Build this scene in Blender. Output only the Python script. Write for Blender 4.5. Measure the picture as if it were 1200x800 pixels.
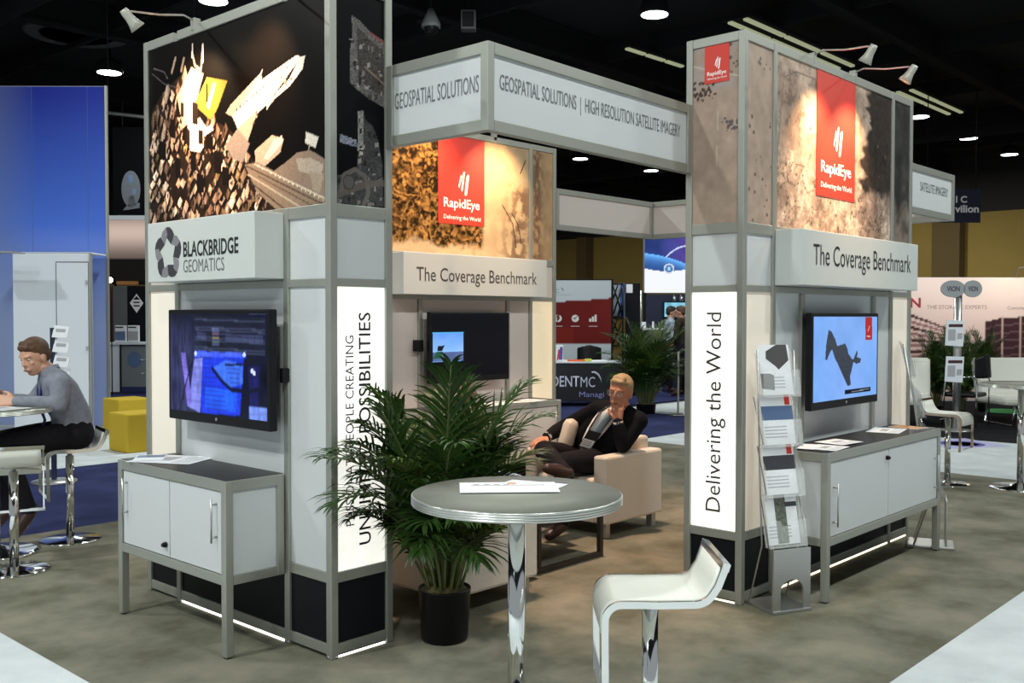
import bpy, bmesh, math, random
import numpy as np
from mathutils import Vector, Matrix

# ------------------------------------------------------------------ scene, camera, exposure
C = bpy.context.scene
COL = C.collection
for _o in list(bpy.data.objects):
    bpy.data.objects.remove(_o, do_unlink=True)
random.seed(7)
PI = math.pi

FPX = 1162.27                     # focal length in pixels of the 1200 px wide frame
CAM = np.array([-2.706, -3.590, 1.55])
YAW, PITCH, ROLL = 0.7439, 0.0258, 0.0014
_f = np.array([math.cos(YAW)*math.cos(PITCH), math.sin(YAW)*math.cos(PITCH), -math.sin(PITCH)])
_r = np.array([math.sin(YAW), -math.cos(YAW), 0.0])
_u = np.cross(_r, _f)
_c, _s = math.cos(ROLL), math.sin(ROLL)
CR, CU = _c*_r + _s*_u, -_s*_r + _c*_u
CM = np.array([CR, CU, _f])
cam_d = bpy.data.cameras.new('camera')
cam = bpy.data.objects.new('camera', cam_d)
COL.objects.link(cam)
cam_d.sensor_fit = 'HORIZONTAL'; cam_d.sensor_width = 36.0
cam_d.lens = 36.0*FPX/1200.0
cam_d.clip_start = 0.05; cam_d.clip_end = 300
cam.matrix_world = Matrix(((CR[0], CU[0], -_f[0], CAM[0]), (CR[1], CU[1], -_f[1], CAM[1]),
                           (CR[2], CU[2], -_f[2], CAM[2]), (0, 0, 0, 1)))
C.camera = cam
C.view_settings.view_transform = 'Standard'
try: C.view_settings.look = 'None'
except Exception: pass
C.view_settings.gamma = 1.0
C.view_settings.use_curve_mapping = False
C.view_settings.exposure = 0.0

# dim surroundings of the open hall behind the photographer
W = bpy.data.worlds.new('hall_ambience'); C.world = W
W.use_nodes = True
W.node_tree.nodes['Background'].inputs[0].default_value = (0.88, 0.95, 1.0, 1)
W.node_tree.nodes['Background'].inputs[1].default_value = 0.33

# light levels
HALL_W = 215.0            # one ceiling downlight
HALL_COL = (0.93, 1.0, 0.96)
ARM_W = 95.0              # one halogen arm lamp
ARM_COL = (1.0, 0.66, 0.36)
CEIL = 7.0

def lamp(name, kind, loc, watts, color, target=None, size=0.3, spot=60, blend=0.6, parent=None):
    d = bpy.data.lights.new(name, kind); d.energy = watts; d.color = color
    if kind == 'AREA': d.shape = 'DISK'; d.size = size
    elif kind == 'SPOT': d.spot_size = math.radians(spot); d.spot_blend = blend; d.shadow_soft_size = size
    else: d.shadow_soft_size = size
    o = bpy.data.objects.new(name, d); COL.objects.link(o); o.location = loc
    if target is not None:
        v = Vector(target) - Vector(loc)
        o.rotation_euler = v.to_track_quat('-Z', 'Y').to_euler()
    if parent: o.parent = parent
    return o

# where a pixel of the 1200x800 photograph lies on a plane of the place
def _ray(x, y): return CM.T @ np.array([(x-600)/FPX, (400-y)/FPX, 1.0])
def onZ(x, y, z=0.0): d = _ray(x, y); return CAM + (z-CAM[2])/d[2]*d
def onX(x, y, X0): d = _ray(x, y); return CAM + (X0-CAM[0])/d[0]*d
def onY(x, y, Y0): d = _ray(x, y); return CAM + (Y0-CAM[1])/d[1]*d
def atD(x, y, dep): return CAM + dep*_ray(x, y)
FACE = math.atan2(CR[1], CR[0])    # heading of things that stand square to the photographer

# ------------------------------------------------------------------ materials
MATS = {}
def mat(name, col, rough=0.5, metal=0.0, emit=None, estr=0.0, spec=None, alpha=None, trans=None, bump=0.0, bscale=200, vary=0.0, vscale=8):
    if name in MATS: return MATS[name]
    m = bpy.data.materials.new(name); m.use_nodes = True
    nt = m.node_tree; b = nt.nodes['Principled BSDF']
    b.inputs['Base Color'].default_value = (*col, 1)
    b.inputs['Roughness'].default_value = rough
    b.inputs['Metallic'].default_value = metal
    if spec is not None: b.inputs['Specular IOR Level'].default_value = spec
    if emit is not None:
        b.inputs['Emission Color'].default_value = (*emit, 1)
        b.inputs['Emission Strength'].default_value = estr
    if alpha is not None: b.inputs['Alpha'].default_value = alpha
    if trans is not None: b.inputs['Transmission Weight'].default_value = trans
    if bump or vary:
        tc = nt.nodes.new('ShaderNodeTexCoord')
        if bump:
            n = nt.nodes.new('ShaderNodeTexNoise'); n.inputs['Scale'].default_value = bscale
            bp = nt.nodes.new('ShaderNodeBump'); bp.inputs['Strength'].default_value = bump; bp.inputs['Distance'].default_value = 0.01
            nt.links.new(tc.outputs['Object'], n.inputs['Vector'])
            nt.links.new(n.outputs['Fac'], bp.inputs['Height']); nt.links.new(bp.outputs['Normal'], b.inputs['Normal'])
        if vary:
            n2 = nt.nodes.new('ShaderNodeTexNoise'); n2.inputs['Scale'].default_value = vscale; n2.inputs['Detail'].default_value = 5
            r = nt.nodes.new('ShaderNodeValToRGB')
            r.color_ramp.elements[0].position = 0.3; r.color_ramp.elements[1].position = 0.7
            r.color_ramp.elements[0].color = (*[c*(1-vary) for c in col], 1)
            r.color_ramp.elements[1].color = (*[min(1, c*(1+vary)) for c in col], 1)
            nt.links.new(tc.outputs['Object'], n2.inputs['Vector'])
            nt.links.new(n2.outputs['Fac'], r.inputs['Fac']); nt.links.new(r.outputs['Color'], b.inputs['Base Color'])
    MATS[name] = m
    return m

ALU = mat('satin_aluminium', (0.36, 0.365, 0.325), 0.42, 0.55)
WHITE = mat('white_laminate', (0.55, 0.565, 0.575), 0.5)
WHITE2 = mat('white_sign_board', (0.54, 0.56, 0.545), 0.5)
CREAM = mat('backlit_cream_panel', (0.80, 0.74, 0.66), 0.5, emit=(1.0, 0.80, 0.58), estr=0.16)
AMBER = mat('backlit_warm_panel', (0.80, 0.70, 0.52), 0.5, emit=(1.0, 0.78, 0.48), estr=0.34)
LIGHTBOX = mat('light_box_acrylic', (0.9, 0.9, 0.88), 0.4, emit=(1.0, 0.985, 0.89), estr=0.80)
STRIP = mat('floor_light_leak', (1, 1, 1), 0.5, emit=(1.0, 0.97, 0.88), estr=2.6)  # glow stands in for light leaking from the tower onto the floor
WARMSTRIP = mat('warm_floor_light_leak', (1, 1, 1), 0.5, emit=(1.0, 0.85, 0.6), estr=2.4)  # warm version of the same leaked light, as a glowing strip
BLACKP = mat('black_kick_panel', (0.006, 0.007, 0.010), 0.45, spec=0.15)
BLACK = mat('black_plastic', (0.005, 0.005, 0.006), 0.35, spec=0.25)
BLACKTOP = mat('black_counter_laminate', (0.020, 0.019, 0.020), 0.4, spec=0.2)
INK = mat('black_print', (0.012, 0.012, 0.014), 0.6)
GREYINK = mat('grey_print', (0.13, 0.13, 0.14), 0.6)
BROWNINK = mat('brown_print', (0.06, 0.045, 0.04), 0.6)
REDP = mat('red_print', (0.62, 0.035, 0.02), 0.45)
WHITEINK = mat('white_print', (0.9, 0.9, 0.9), 0.5)
CHROME = mat('chrome', (0.82, 0.83, 0.82), 0.08, 1.0)
STEEL = mat('brushed_steel', (0.50, 0.50, 0.49), 0.38, 0.9)
PAPER = mat('white_paper', (0.82, 0.83, 0.86), 0.55)
ACRYL = mat('clear_acrylic', (0.92, 0.95, 0.95), 0.05, 0.0, alpha=0.16)
UPH = mat('cream_leather', (0.66, 0.59, 0.51), 0.45, bump=0.12, bscale=60)
SEATW = mat('white_stool_leather', (0.74, 0.74, 0.67), 0.42, bump=0.08, bscale=120)
TABLETOP = mat('grey_table_laminate', (0.245, 0.25, 0.21), 0.5, spec=0.3)
EDGE = mat('ribbed_aluminium_edge', (0.62, 0.63, 0.60), 0.28, 0.85)
DARKWOOD = mat('dark_wenge_wood', (0.028, 0.022, 0.018), 0.45)
CREAMLAM = mat('cream_wall_laminate', (0.60, 0.54, 0.51), 0.5)
LAMPHEAD = mat('lamp_enamel', (0.42, 0.42, 0.36), 0.4, 0.2)
BULB = mat('halogen_bulb', (1, 0.9, 0.7), 0.5, emit=(1.0, 0.80, 0.45), estr=14.0)
DOWNL = mat('downlight_lens', (1, 1, 1), 0.5, emit=(0.93, 1.0, 0.97), estr=9.0)
FLUO = mat('fluorescent_tube_cover', (0.5, 0.5, 0.4), 0.5, emit=(0.80, 0.86, 0.50), estr=0.32)

def ink_material(name, rough=0.4, emit=0.0):
    m = bpy.data.materials.new(name); m.use_nodes = True
    nt = m.node_tree; b = nt.nodes['Principled BSDF']
    a = nt.nodes.new('ShaderNodeAttribute'); a.attribute_name = 'print'
    if emit:
        b.inputs['Base Color'].default_value = (0.003, 0.003, 0.004, 1)
        nt.links.new(a.outputs['Color'], b.inputs['Emission Color']); b.inputs['Emission Strength'].default_value = emit
    else:
        nt.links.new(a.outputs['Color'], b.inputs['Base Color'])
    b.inputs['Roughness'].default_value = rough; b.inputs['Specular IOR Level'].default_value = 0.10
    return m
PRINT = ink_material('printed_graphic', 0.36)
SCREEN = ink_material('lcd_screen', 0.15, 1.0)
BACKLIT = ink_material('backlit_banner', 0.4, 1.0)

# ------------------------------------------------------------------ mesh helpers
def box(bm, x0, x1, y0, y1, z0, z1, mi=0, bev=0.0):
    r = bmesh.ops.create_cube(bm, size=1.0)
    vs = r['verts']
    for v in vs:
        v.co = Vector(((x0+x1)/2 + v.co.x*(x1-x0), (y0+y1)/2 + v.co.y*(y1-y0), (z0+z1)/2 + v.co.z*(z1-z0)))
    fs = set(f for v in vs for f in v.link_faces)
    if bev:
        es = list(set(e for v in vs for e in v.link_edges))
        rb = bmesh.ops.bevel(bm, geom=es, offset=min(bev, 0.45*min(abs(x1-x0), abs(y1-y0), abs(z1-z0))), segments=2, affect='EDGES', profile=0.5)
        fs = set(rb['faces']) | set(f for f in fs if f.is_valid)
    for f in fs:
        if f.is_valid: f.material_index = mi
    return bm

def _basis(d):
    d = d.normalized()
    a = Vector((0, 0, 1)) if abs(d.z) < 0.9 else Vector((1, 0, 0))
    u = d.cross(a).normalized(); v = d.cross(u).normalized()
    return u, v

def cyl(bm, p0, p1, r0, r1=None, seg=20, mi=0, caps=True):
    p0, p1 = Vector(p0), Vector(p1); r1 = r0 if r1 is None else r1
    u, v = _basis(p1-p0)
    a = [bm.verts.new(p0 + (u*math.cos(2*PI*i/seg) + v*math.sin(2*PI*i/seg))*r0) for i in range(seg)]
    b = [bm.verts.new(p1 + (u*math.cos(2*PI*i/seg) + v*math.sin(2*PI*i/seg))*r1) for i in range(seg)]
    for i in range(seg):
        f = bm.faces.new((a[i], a[(i+1) % seg], b[(i+1) % seg], b[i])); f.material_index = mi; f.smooth = True
    if caps:
        f = bm.faces.new(list(reversed(a))); f.material_index = mi
        f = bm.faces.new(b); f.material_index = mi

def tube(bm, pts, r, seg=10, mi=0):
    pts = [Vector(p) for p in pts]; rs = r if isinstance(r, (list, tuple)) else [r]*len(pts)
    rings = []; u = None
    for i, p in enumerate(pts):
        d = (pts[min(i+1, len(pts)-1)] - pts[max(i-1, 0)]).normalized()
        if u is None: u, _ = _basis(d)
        u = (u - d*u.dot(d)).normalized(); v = d.cross(u)
        rings.append([bm.verts.new(p + (u*math.cos(2*PI*k/seg) + v*math.sin(2*PI*k/seg))*rs[i]) for k in range(seg)])
    for a, b in zip(rings, rings[1:]):
        for k in range(seg):
            f = bm.faces.new((a[k], a[(k+1) % seg], b[(k+1) % seg], b[k])); f.smooth = True; f.material_index = mi
    for ring, rev in ((rings[0], True), (rings[-1], False)):
        f = bm.faces.new(list(reversed(ring)) if rev else ring); f.material_index = mi

def strap(bm, pts, nrm_up, half_w, thick, mi=0):
    """flat bar swept along pts; width runs along nrm_up, thickness across it"""
    pts = [Vector(p) for p in pts]; w = Vector(nrm_up).normalized(); rings = []
    for i, p in enumerate(pts):
        d = (pts[min(i+1, len(pts)-1)] - pts[max(i-1, 0)]).normalized()
        n = d.cross(w).normalized()
        rings.append([bm.verts.new(p + w*sx*half_w + n*sy*thick/2) for sx, sy in ((-1, -1), (1, -1), (1, 1), (-1, 1))])
    for a, b in zip(rings, rings[1:]):
        for k in range(4):
            f = bm.faces.new((a[k], a[(k+1) % 4], b[(k+1) % 4], b[k])); f.material_index = mi
    bm.faces.new(list(reversed(rings[0]))).material_index = mi
    bm.faces.new(rings[-1]).material_index = mi

def lathe(bm, prof, seg=32, cx=0, cy=0, mi=0, smooth=True):
    rings = []
    for r, z in prof:
        rings.append([bm.verts.new((cx + max(r, 1e-4)*math.cos(2*PI*k/seg), cy + max(r, 1e-4)*math.sin(2*PI*k/seg), z)) for k in range(seg)])
    for a, b in zip(rings, rings[1:]):
        for k in range(seg):
            f = bm.faces.new((a[k], a[(k+1) % seg], b[(k+1) % seg], b[k])); f.smooth = smooth; f.material_index = mi
    bm.faces.new(list(reversed(rings[0]))).material_index = mi
    bm.faces.new(rings[-1]).material_index = mi

def prism(bm, poly, o, u, v, thick, mi=0):
    """polygon (a, b) in the plane o + a*u + b*v, given a thickness along u x v"""
    o, u, v = Vector(o), Vector(u), Vector(v); n = u.cross(v).normalized()*thick
    a = [bm.verts.new(o + u*p[0] + v*p[1]) for p in poly]
    b = [bm.verts.new(o + u*p[0] + v*p[1] + n) for p in poly]
    k = len(poly)
    try:
        bm.faces.new(list(reversed(a))).material_index = mi; bm.faces.new(b).material_index = mi
        for i in range(k): bm.faces.new((a[i], a[(i+1) % k], b[(i+1) % k], b[i])).material_index = mi
    except ValueError: pass

def ball(bm, c, r, sub=2, scale=(1, 1, 1), rot=None, mi=0):
    rr = bmesh.ops.create_icosphere(bm, subdivisions=sub, radius=r)
    M = Matrix.Translation(Vector(c)) @ (rot.to_4x4() if rot is not None else Matrix.Identity(4)) @ Matrix.Diagonal((*scale, 1))
    bmesh.ops.transform(bm, matrix=M, verts=rr['verts'])
    for v in rr['verts']:
        for f in v.link_faces: f.smooth = True; f.material_index = mi

def obj(name, bm, mats, parent=None, smooth=None, loc=None, rotz=None):
    bmesh.ops.recalc_face_normals(bm, faces=bm.faces)
    me = bpy.data.meshes.new(name); bm.to_mesh(me); bm.free()
    for m in (mats if isinstance(mats, (list, tuple)) else [mats]): me.materials.append(m)
    if smooth:
        for p in me.polygons: p.use_smooth = True
    o = bpy.data.objects.new(name, me); COL.objects.link(o)
    if parent: o.parent = parent
    if loc is not None: o.location = loc
    if rotz is not None: o.rotation_euler = (0, 0, rotz)
    return o
def B(): return bmesh.new()
def bx(name, m, parent, *d, bev=0.0, loc=None, rotz=None):
    return obj(name, box(B(), *d, bev=bev), m, parent, loc=loc, rotz=rotz)

def tag(o, label, cat, group=None):
    o['label'] = label; o['category'] = cat
    if group: o['group'] = group
    return o
def thing(name, label, cat, loc=(0, 0, 0), rotz=0.0, group=None):
    o = bpy.data.objects.new(name, None); COL.objects.link(o)
    o.empty_display_size = 0.1
    o.location = Vector(loc); o.rotation_euler = (0, 0, rotz)
    return tag(o, label, cat, group)
def struct(o): o['kind'] = 'structure'; return o
def dup(root, loc=None, rotz=None, label=None):
    r = root.copy(); COL.objects.link(r)
    if loc is not None: r.location = loc
    if rotz is not None: r.rotation_euler = (0, 0, rotz)
    if label: r['label'] = label
    for ch in list(root.children):
        c = ch.copy(); COL.objects.link(c); c.parent = r
        for g in ch.children:
            d = g.copy(); COL.objects.link(d); d.parent = c
    return r

def text(s, m, parent, o, u, v, width=None, height=0.05, bold=0.0, name='lettering', depth=0.0012, anchor='l', space=1.0):
    """raised lettering on the plane o + a*u + b*v; o is the lower left of the text (or lower centre)"""
    cu = bpy.data.curves.new('lettering', 'FONT'); cu.body = s; cu.size = 1.0; cu.offset = bold; cu.resolution_u = 3
    cu.space_character = space; cu.extrude = 0.0
    t = bpy.data.objects.new('lettering', cu); COL.objects.link(t)
    dg = bpy.context.evaluated_depsgraph_get()
    me = bpy.data.meshes.new_from_object(t.evaluated_get(dg))
    bpy.data.objects.remove(t, do_unlink=True)
    n = len(me.vertices); co = np.empty(n*3); me.vertices.foreach_get('co', co); co = co.reshape(-1, 3)
    x0, x1 = co[:, 0].min(), co[:, 0].max(); y0, y1 = co[:, 1].min(), co[:, 1].max()
    if height is None: height = width*(y1-y0)/(x1-x0)
    sy = height/(y1-y0); sx = sy if width is None else width/(x1-x0)
    U, V = np.array(u, float), np.array(v, float); U /= np.linalg.norm(U); V /= np.linalg.norm(V); N = np.cross(U, V)
    a = (co[:, 0]-x0)*sx; b = (co[:, 1]-y0)*sy
    if anchor == 'c': a = a - (x1-x0)*sx/2
    p = np.array(o, float) + a[:, None]*U + b[:, None]*V + N*depth
    me.vertices.foreach_set('co', p.ravel()); me.update()
    me.materials.clear(); me.materials.append(m)
    ob = bpy.data.objects.new(name, me); COL.objects.link(ob)
    if parent: ob.parent = parent
    return ob

# ------------------------------------------------------------------ painted prints (satellite pictures, screens)
RNG = np.random.default_rng(5)
def vnoise(shape, cells, seed=0):
    r = np.random.default_rng(seed); h, w = shape; cy, cx = cells
    g = r.random((cy+2, cx+2))
    y = np.linspace(0, cy, h); x = np.linspace(0, cx, w)
    yi = np.floor(y).astype(int); xi = np.floor(x).astype(int); fy = (y-yi)[:, None]; fx = (x-xi)[None, :]
    fy = fy*fy*(3-2*fy); fx = fx*fx*(3-2*fx)
    g00 = g[np.ix_(yi, xi)]; g01 = g[np.ix_(yi, xi+1)]; g10 = g[np.ix_(yi+1, xi)]; g11 = g[np.ix_(yi+1, xi+1)]
    return (g00*(1-fx)+g01*fx)*(1-fy) + (g10*(1-fx)+g11*fx)*fy
def fbm(shape, cells, seed=0, octv=4):
    s = np.zeros(shape); amp = 1.0; tot = 0
    for k in range(octv):
        s += amp*vnoise(shape, (cells[0]*2**k, cells[1]*2**k), seed+k); tot += amp; amp *= 0.55
    return s/tot
class Canvas:
    def __init__(s, a0, a1, b0, b1, res, bg=(0, 0, 0)):
        s.a0, s.a1, s.b0, s.b1 = a0, a1, b0, b1
        s.w = max(2, int(round((a1-a0)/res))+1); s.h = max(2, int(round((b1-b0)/res))+1)
        s.A, s.Bg = np.meshgrid(np.linspace(a0, a1, s.w), np.linspace(b0, b1, s.h))
        s.rgb = np.empty((s.h, s.w, 3)); s.rgb[:] = bg
    @property
    def shape(s): return (s.h, s.w)
    def mask(s, poly):
        m = np.zeros(s.shape, bool); n = len(poly)
        for i in range(n):
            x0, y0 = poly[i]; x1, y1 = poly[(i+1) % n]
            if y0 == y1: continue
            c = ((s.Bg >= min(y0, y1)) & (s.Bg < max(y0, y1)) & (s.A < x0 + (s.Bg-y0)*(x1-x0)/(y1-y0)))
            m ^= c
        return m
    def poly(s, poly, col, jitter=0.0, seed=1):
        m = s.mask(poly); c = np.array(col)
        if jitter:
            k = 1 + jitter*(np.random.default_rng(seed).random(s.shape)-0.5)*2
            s.rgb[m] = (c[None, None, :]*k[:, :, None])[m]
        else: s.rgb[m] = c
    def line(s, pts, wd, col):
        for (x0, y0), (x1, y1) in zip(pts, pts[1:]):
            dx, dy = x1-x0, y1-y0; L2 = dx*dx+dy*dy+1e-12
            t = np.clip(((s.A-x0)*dx+(s.Bg-y0)*dy)/L2, 0, 1)
            d = np.hypot(s.A-x0-t*dx, s.Bg-y0-t*dy)
            s.rgb[d < wd/2] = col
    def blur(s, k):
        for ax in (0, 1):
            acc = np.zeros_like(s.rgb); wt = 0
            for d in range(-k, k+1):
                w = k+1-abs(d); acc += w*np.roll(s.rgb, d, ax); wt += w
            s.rgb = acc/wt
    def disc(s, a, b, r, col): s.rgb[np.hypot(s.A-a, s.Bg-b) < r] = col
    def mesh(s, name, m, parent, o, u, v, lift=0.0):
        O, U, V = np.array(o, float), np.array(u, float), np.array(v, float); N = np.cross(U, V)
        P = O + s.A[..., None]*U + s.Bg[..., None]*V + N*lift
        idx = np.arange(s.h*s.w).reshape(s.h, s.w)
        q = np.stack([idx[:-1, :-1], idx[:-1, 1:], idx[1:, 1:], idx[1:, :-1]], -1).reshape(-1, 4)
        me = bpy.data.meshes.new(name); nf = len(q)
        me.vertices.add(s.h*s.w); me.vertices.foreach_set('co', P.reshape(-1))
        me.loops.add(nf*4); me.loops.foreach_set('vertex_index', q.reshape(-1).astype(np.int32))
        me.polygons.add(nf); me.polygons.foreach_set('loop_start', np.arange(0, nf*4, 4, dtype=np.int32))
        me.update(calc_edges=True)
        at = me.color_attributes.new('print', 'FLOAT_COLOR', 'POINT')
        at.data.foreach_set('color', np.concatenate([np.clip(s.rgb, 0, None).reshape(-1, 3), np.ones((s.h*s.w, 1))], 1).ravel())
        me.materials.append(m)
        ob = bpy.data.objects.new(name, me); COL.objects.link(ob)
        if parent: ob.parent = parent
        return ob
# ------------------------------------------------------------------ hall lights (large ceiling downlights and added fill lamps)
HALL = [(-4.5, -4.4), (-0.3, -4.4), (3.9, -4.4), (8.1, -4.4), (12.3, -4.4), (-4.5, 6.8), (3.9, 6.8), (8.1, 6.8), (12.3, 6.8),
        (24.9, 6.8), (8.1, 18.0), (24.3, 18.0)]
HALL += [(-5.2, 1.2), (-9.0, -2.0)]  # extra lamps added off the rows to brighten the night city tower side
BOOST = {(-4.5, -4.4): 1.15, (-5.2, 1.2): 1.9, (-9.0, -2.0): 1.6, (-4.5, 6.8): 1.5, (3.9, -4.4): 0.9, (-0.3, -4.4): 0.85}
for hx, hy in HALL:
    lamp('hall_and_fill_light', 'AREA', (hx, hy, CEIL-0.06), HALL_W*BOOST.get((hx, hy), 1.0), HALL_COL, (hx, hy, 0), size=0.45)
for hx, hy in ((30, 10), (30, 0), (29, 25), (20, 29)):  # lamps added only to brighten the ochre back walls
    lamp('hall_and_fill_light', 'AREA', (hx, hy, CEIL-0.06), HALL_W*(1.8 if hy < 12 else 0.55), (1.0, 0.95, 0.8), (hx, hy, 0), size=0.45)
lamp('booth_fill_spot', 'SPOT', (2.3, 0.9, CEIL-0.1), 2300, (1.0, 0.70, 0.48), (2.5, 1.1, 0), size=0.22, spot=46, blend=0.7)  # unseen warm spot, added to brighten the armchairs and booth interior

# ------------------------------------------------------------------ the hall: floor, carpets, walls, ceiling
def carpet_material(name, c1, c2, c3, scale, mottled=True):
    m = bpy.data.materials.new(name); m.use_nodes = True
    nt = m.node_tree; b = nt.nodes['Principled BSDF']; b.inputs['Roughness'].default_value = 0.95
    b.inputs['Specular IOR Level'].default_value = 0.1
    tc = nt.nodes.new('ShaderNodeTexCoord')
    n = nt.nodes.new('ShaderNodeTexNoise'); n.inputs['Scale'].default_value = scale; n.inputs['Detail'].default_value = 6; n.inputs['Roughness'].default_value = 0.6
    r = nt.nodes.new('ShaderNodeValToRGB'); e = r.color_ramp.elements
    e[0].position = 0.36; e[0].color = (*c1, 1); e[1].position = 0.64; e[1].color = (*c3, 1)
    k = e.new(0.5); k.color = (*c2, 1)
    n2 = nt.nodes.new('ShaderNodeTexNoise'); n2.inputs['Scale'].default_value = 260; n2.inputs['Detail'].default_value = 2
    mx = nt.nodes.new('ShaderNodeMixRGB'); mx.blend_type = 'MULTIPLY'; mx.inputs['Fac'].default_value = 0.35
    bp = nt.nodes.new('ShaderNodeBump'); bp.inputs['Strength'].default_value = 0.4; bp.inputs['Distance'].default_value = 0.006
    nt.links.new(tc.outputs['Object'], n.inputs['Vector']); nt.links.new(tc.outputs['Object'], n2.inputs['Vector'])
    nt.links.new(n.outputs['Fac'], r.inputs['Fac']); nt.links.new(r.outputs['Color'], mx.inputs['Color1'])
    nt.links.new(n2.outputs['Fac'], mx.inputs['Color2']); nt.links.new(mx.outputs['Color'], b.inputs['Base Color'])
    nt.links.new(n2.outputs['Fac'], bp.inputs['Height']); nt.links.new(bp.outputs['Normal'], b.inputs['Normal'])
    return m
OLIVE = carpet_material('olive_grey_carpet', (0.135, 0.128, 0.090), (0.195, 0.190, 0.145), (0.270, 0.246, 0.190), 2.2)
WCARP = carpet_material('white_aisle_carpet', (0.60, 0.64, 0.66), (0.66, 0.70, 0.72), (0.72, 0.76, 0.78), 3.0)
BCARP = carpet_material('navy_blue_carpet', (0.022, 0.028, 0.085), (0.030, 0.038, 0.115), (0.040, 0.050, 0.145), 1.6)
DCARP = carpet_material('black_carpet', (0.010, 0.010, 0.013), (0.014, 0.014, 0.018), (0.020, 0.020, 0.024), 1.6)
CONC = mat('hall_concrete', (0.06, 0.058, 0.055), 0.7, vary=0.2, vscale=0.8)
CEILM = mat('black_painted_ceiling', (0.006, 0.006, 0.008), 0.9)
STRUT = mat('dark_painted_steel', (0.016, 0.016, 0.018), 0.9, spec=0.1)
WALLM = mat('ochre_hall_wall', (0.30, 0.215, 0.055), 0.85, vary=0.12, vscale=0.4)
WALLD = mat('dark_hall_wall', (0.02, 0.018, 0.018), 0.9)

struct(bx('floor', CONC, None, -14, 40, -14, 40, -0.06, -0.021))
def carpet(name, m, x0, x1, y0, y1):
    struct(bx(name, m, None, x0, x1, y0, y1, -0.02, 0.0))
carpet('floor_booth_carpet', OLIVE, -0.86, 7.45, -1.95, 3.64)
carpet('floor_aisle_carpet', WCARP, -12, -0.86, -12, 3.64)
carpet('floor_aisle_carpet', WCARP, -0.86, 7.45, -12, -1.95)
carpet('floor_aisle_carpet', WCARP, 7.45, 10.35, -12, 3.64)
carpet('floor_blue_carpet', BCARP, -12, 10.5, 3.64, 6.55)
carpet('floor_aisle_carpet', WCARP, -12, 9.4, 6.55, 13.8)
carpet('floor_aisle_carpet', WCARP, 10.5, 13.0, 3.64, 6.3)
carpet('floor_blue_carpet', BCARP, -12, 12.0, 13.8, 18.5)
carpet('floor_blue_carpet', BCARP, 9.4, 16.0, 6.55, 13.8)
carpet('floor_black_carpet', DCARP, 10.35, 24, -12, 3.64)

w1 = struct(bx('wall_east', WALLM, None, 36, 36.2, -14, 36, 0, 5.4))
struct(bx('wall_east_upper', WALLD, None, 36, 36.2, -14, 36, 5.4, CEIL+0.6))
struct(bx('wall_north', WALLM, None, 12, 36, 36, 36.2, 0, 5.4))
struct(bx('wall_north_upper', WALLD, None, -14, 36, 36, 36.2, 5.4, CEIL+0.6))
struct(bx('wall_north_dark', WALLD, None, -14, 12, 36, 36.2, 0, 5.4))
struct(bx('ceiling', CEILM, None, -14, 40, -14, 40, CEIL+0.6, CEIL+0.75))
# wall pilaster darker than the ochre wall
PIL = mat('brown_wall_column', (0.115, 0.078, 0.028), 0.85)
a = onX(1110, 300, 35.6)
struct(bx('wall_column', PIL, None, 35.4, 35.98, a[1]-0.5, a[1]+0.5, 0, 5.4))
a = onX(684, 290, 35.6)
struct(bx('wall_column', PIL, None, 35.4, 35.98, a[1]-0.3, a[1]+0.3, 0, 5.4))
# ceiling steel: main girders and joists
for i, y in enumerate((-6.5, -1.0, 4.2, 9.8, 15.5, 21.0, 27.0)):
    b = B(); box(b, -14, 36, y-0.12, y+0.12, CEIL-0.02, CEIL+0.04); box(b, -14, 36, y-0.03, y+0.03, CEIL+0.04, CEIL+0.5); box(b, -14, 36, y-0.12, y+0.12, CEIL+0.5, CEIL+0.58)
    struct(obj('ceiling_beam', b, STRUT))
for i in range(9):
    x = -2.0 + i*4.2
    struct(bx('ceiling_joist', STRUT, None, x-0.05, x+0.05, -14, 36, CEIL+0.1, CEIL+0.5))
for x, r in ((4.4, 0.22), (28.0, 0.3)):
    b = B(); cyl(b, (x, -10, CEIL+0.1), (x, 34, CEIL+0.1), r, seg=20); struct(obj('ceiling_duct', b, STRUT))

# recessed-look downlights hanging level with the girders
def downlight(p, label, r=0.25):
    t = thing('ceiling_downlight', label, 'ceiling light', p, 0, 'round downlights on the hall ceiling')
    b = B(); lathe(b, [(r*1.12, 0.0), (r*1.18, 0.03), (r*1.0, 0.22), (r*0.5, 0.30), (0.05, 0.32), (0.03, 0.6)], 24); obj('housing', b, STRUT, t)
    b = B(); lathe(b, [(r, -0.012), (r, -0.002)], 28); obj('lens', b, DOWNL, t)
    return t
DL = [((767, 17), 'largest round ceiling downlight, above the grey overhead sign beam'), ((680, 186), 'small round ceiling downlight under the long sign beam, nearer the orange picture'),
      ((763, 200), 'small round ceiling downlight just under the sign beam next to the pale tower'), ((1077, 137), 'round ceiling downlight touching the edge of the tall tower picture with red banner'),
      ((1135, 162), 'middle downlight of the three beyond the tower with red banner'), ((1183, 181), 'round ceiling downlight farthest along the row by the ochre wall'),
      ((128, 85), 'round ceiling downlight above the edge of the blue wall'), ((250, 1), 'ceiling downlight cut by the top of the picture over the night city panel')]
for (px, py), lb in DL:
    p = onZ(px, py, CEIL-0.14); downlight((p[0], p[1], CEIL-0.14), lb, 0.25 if py > 30 else 0.235)
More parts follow.
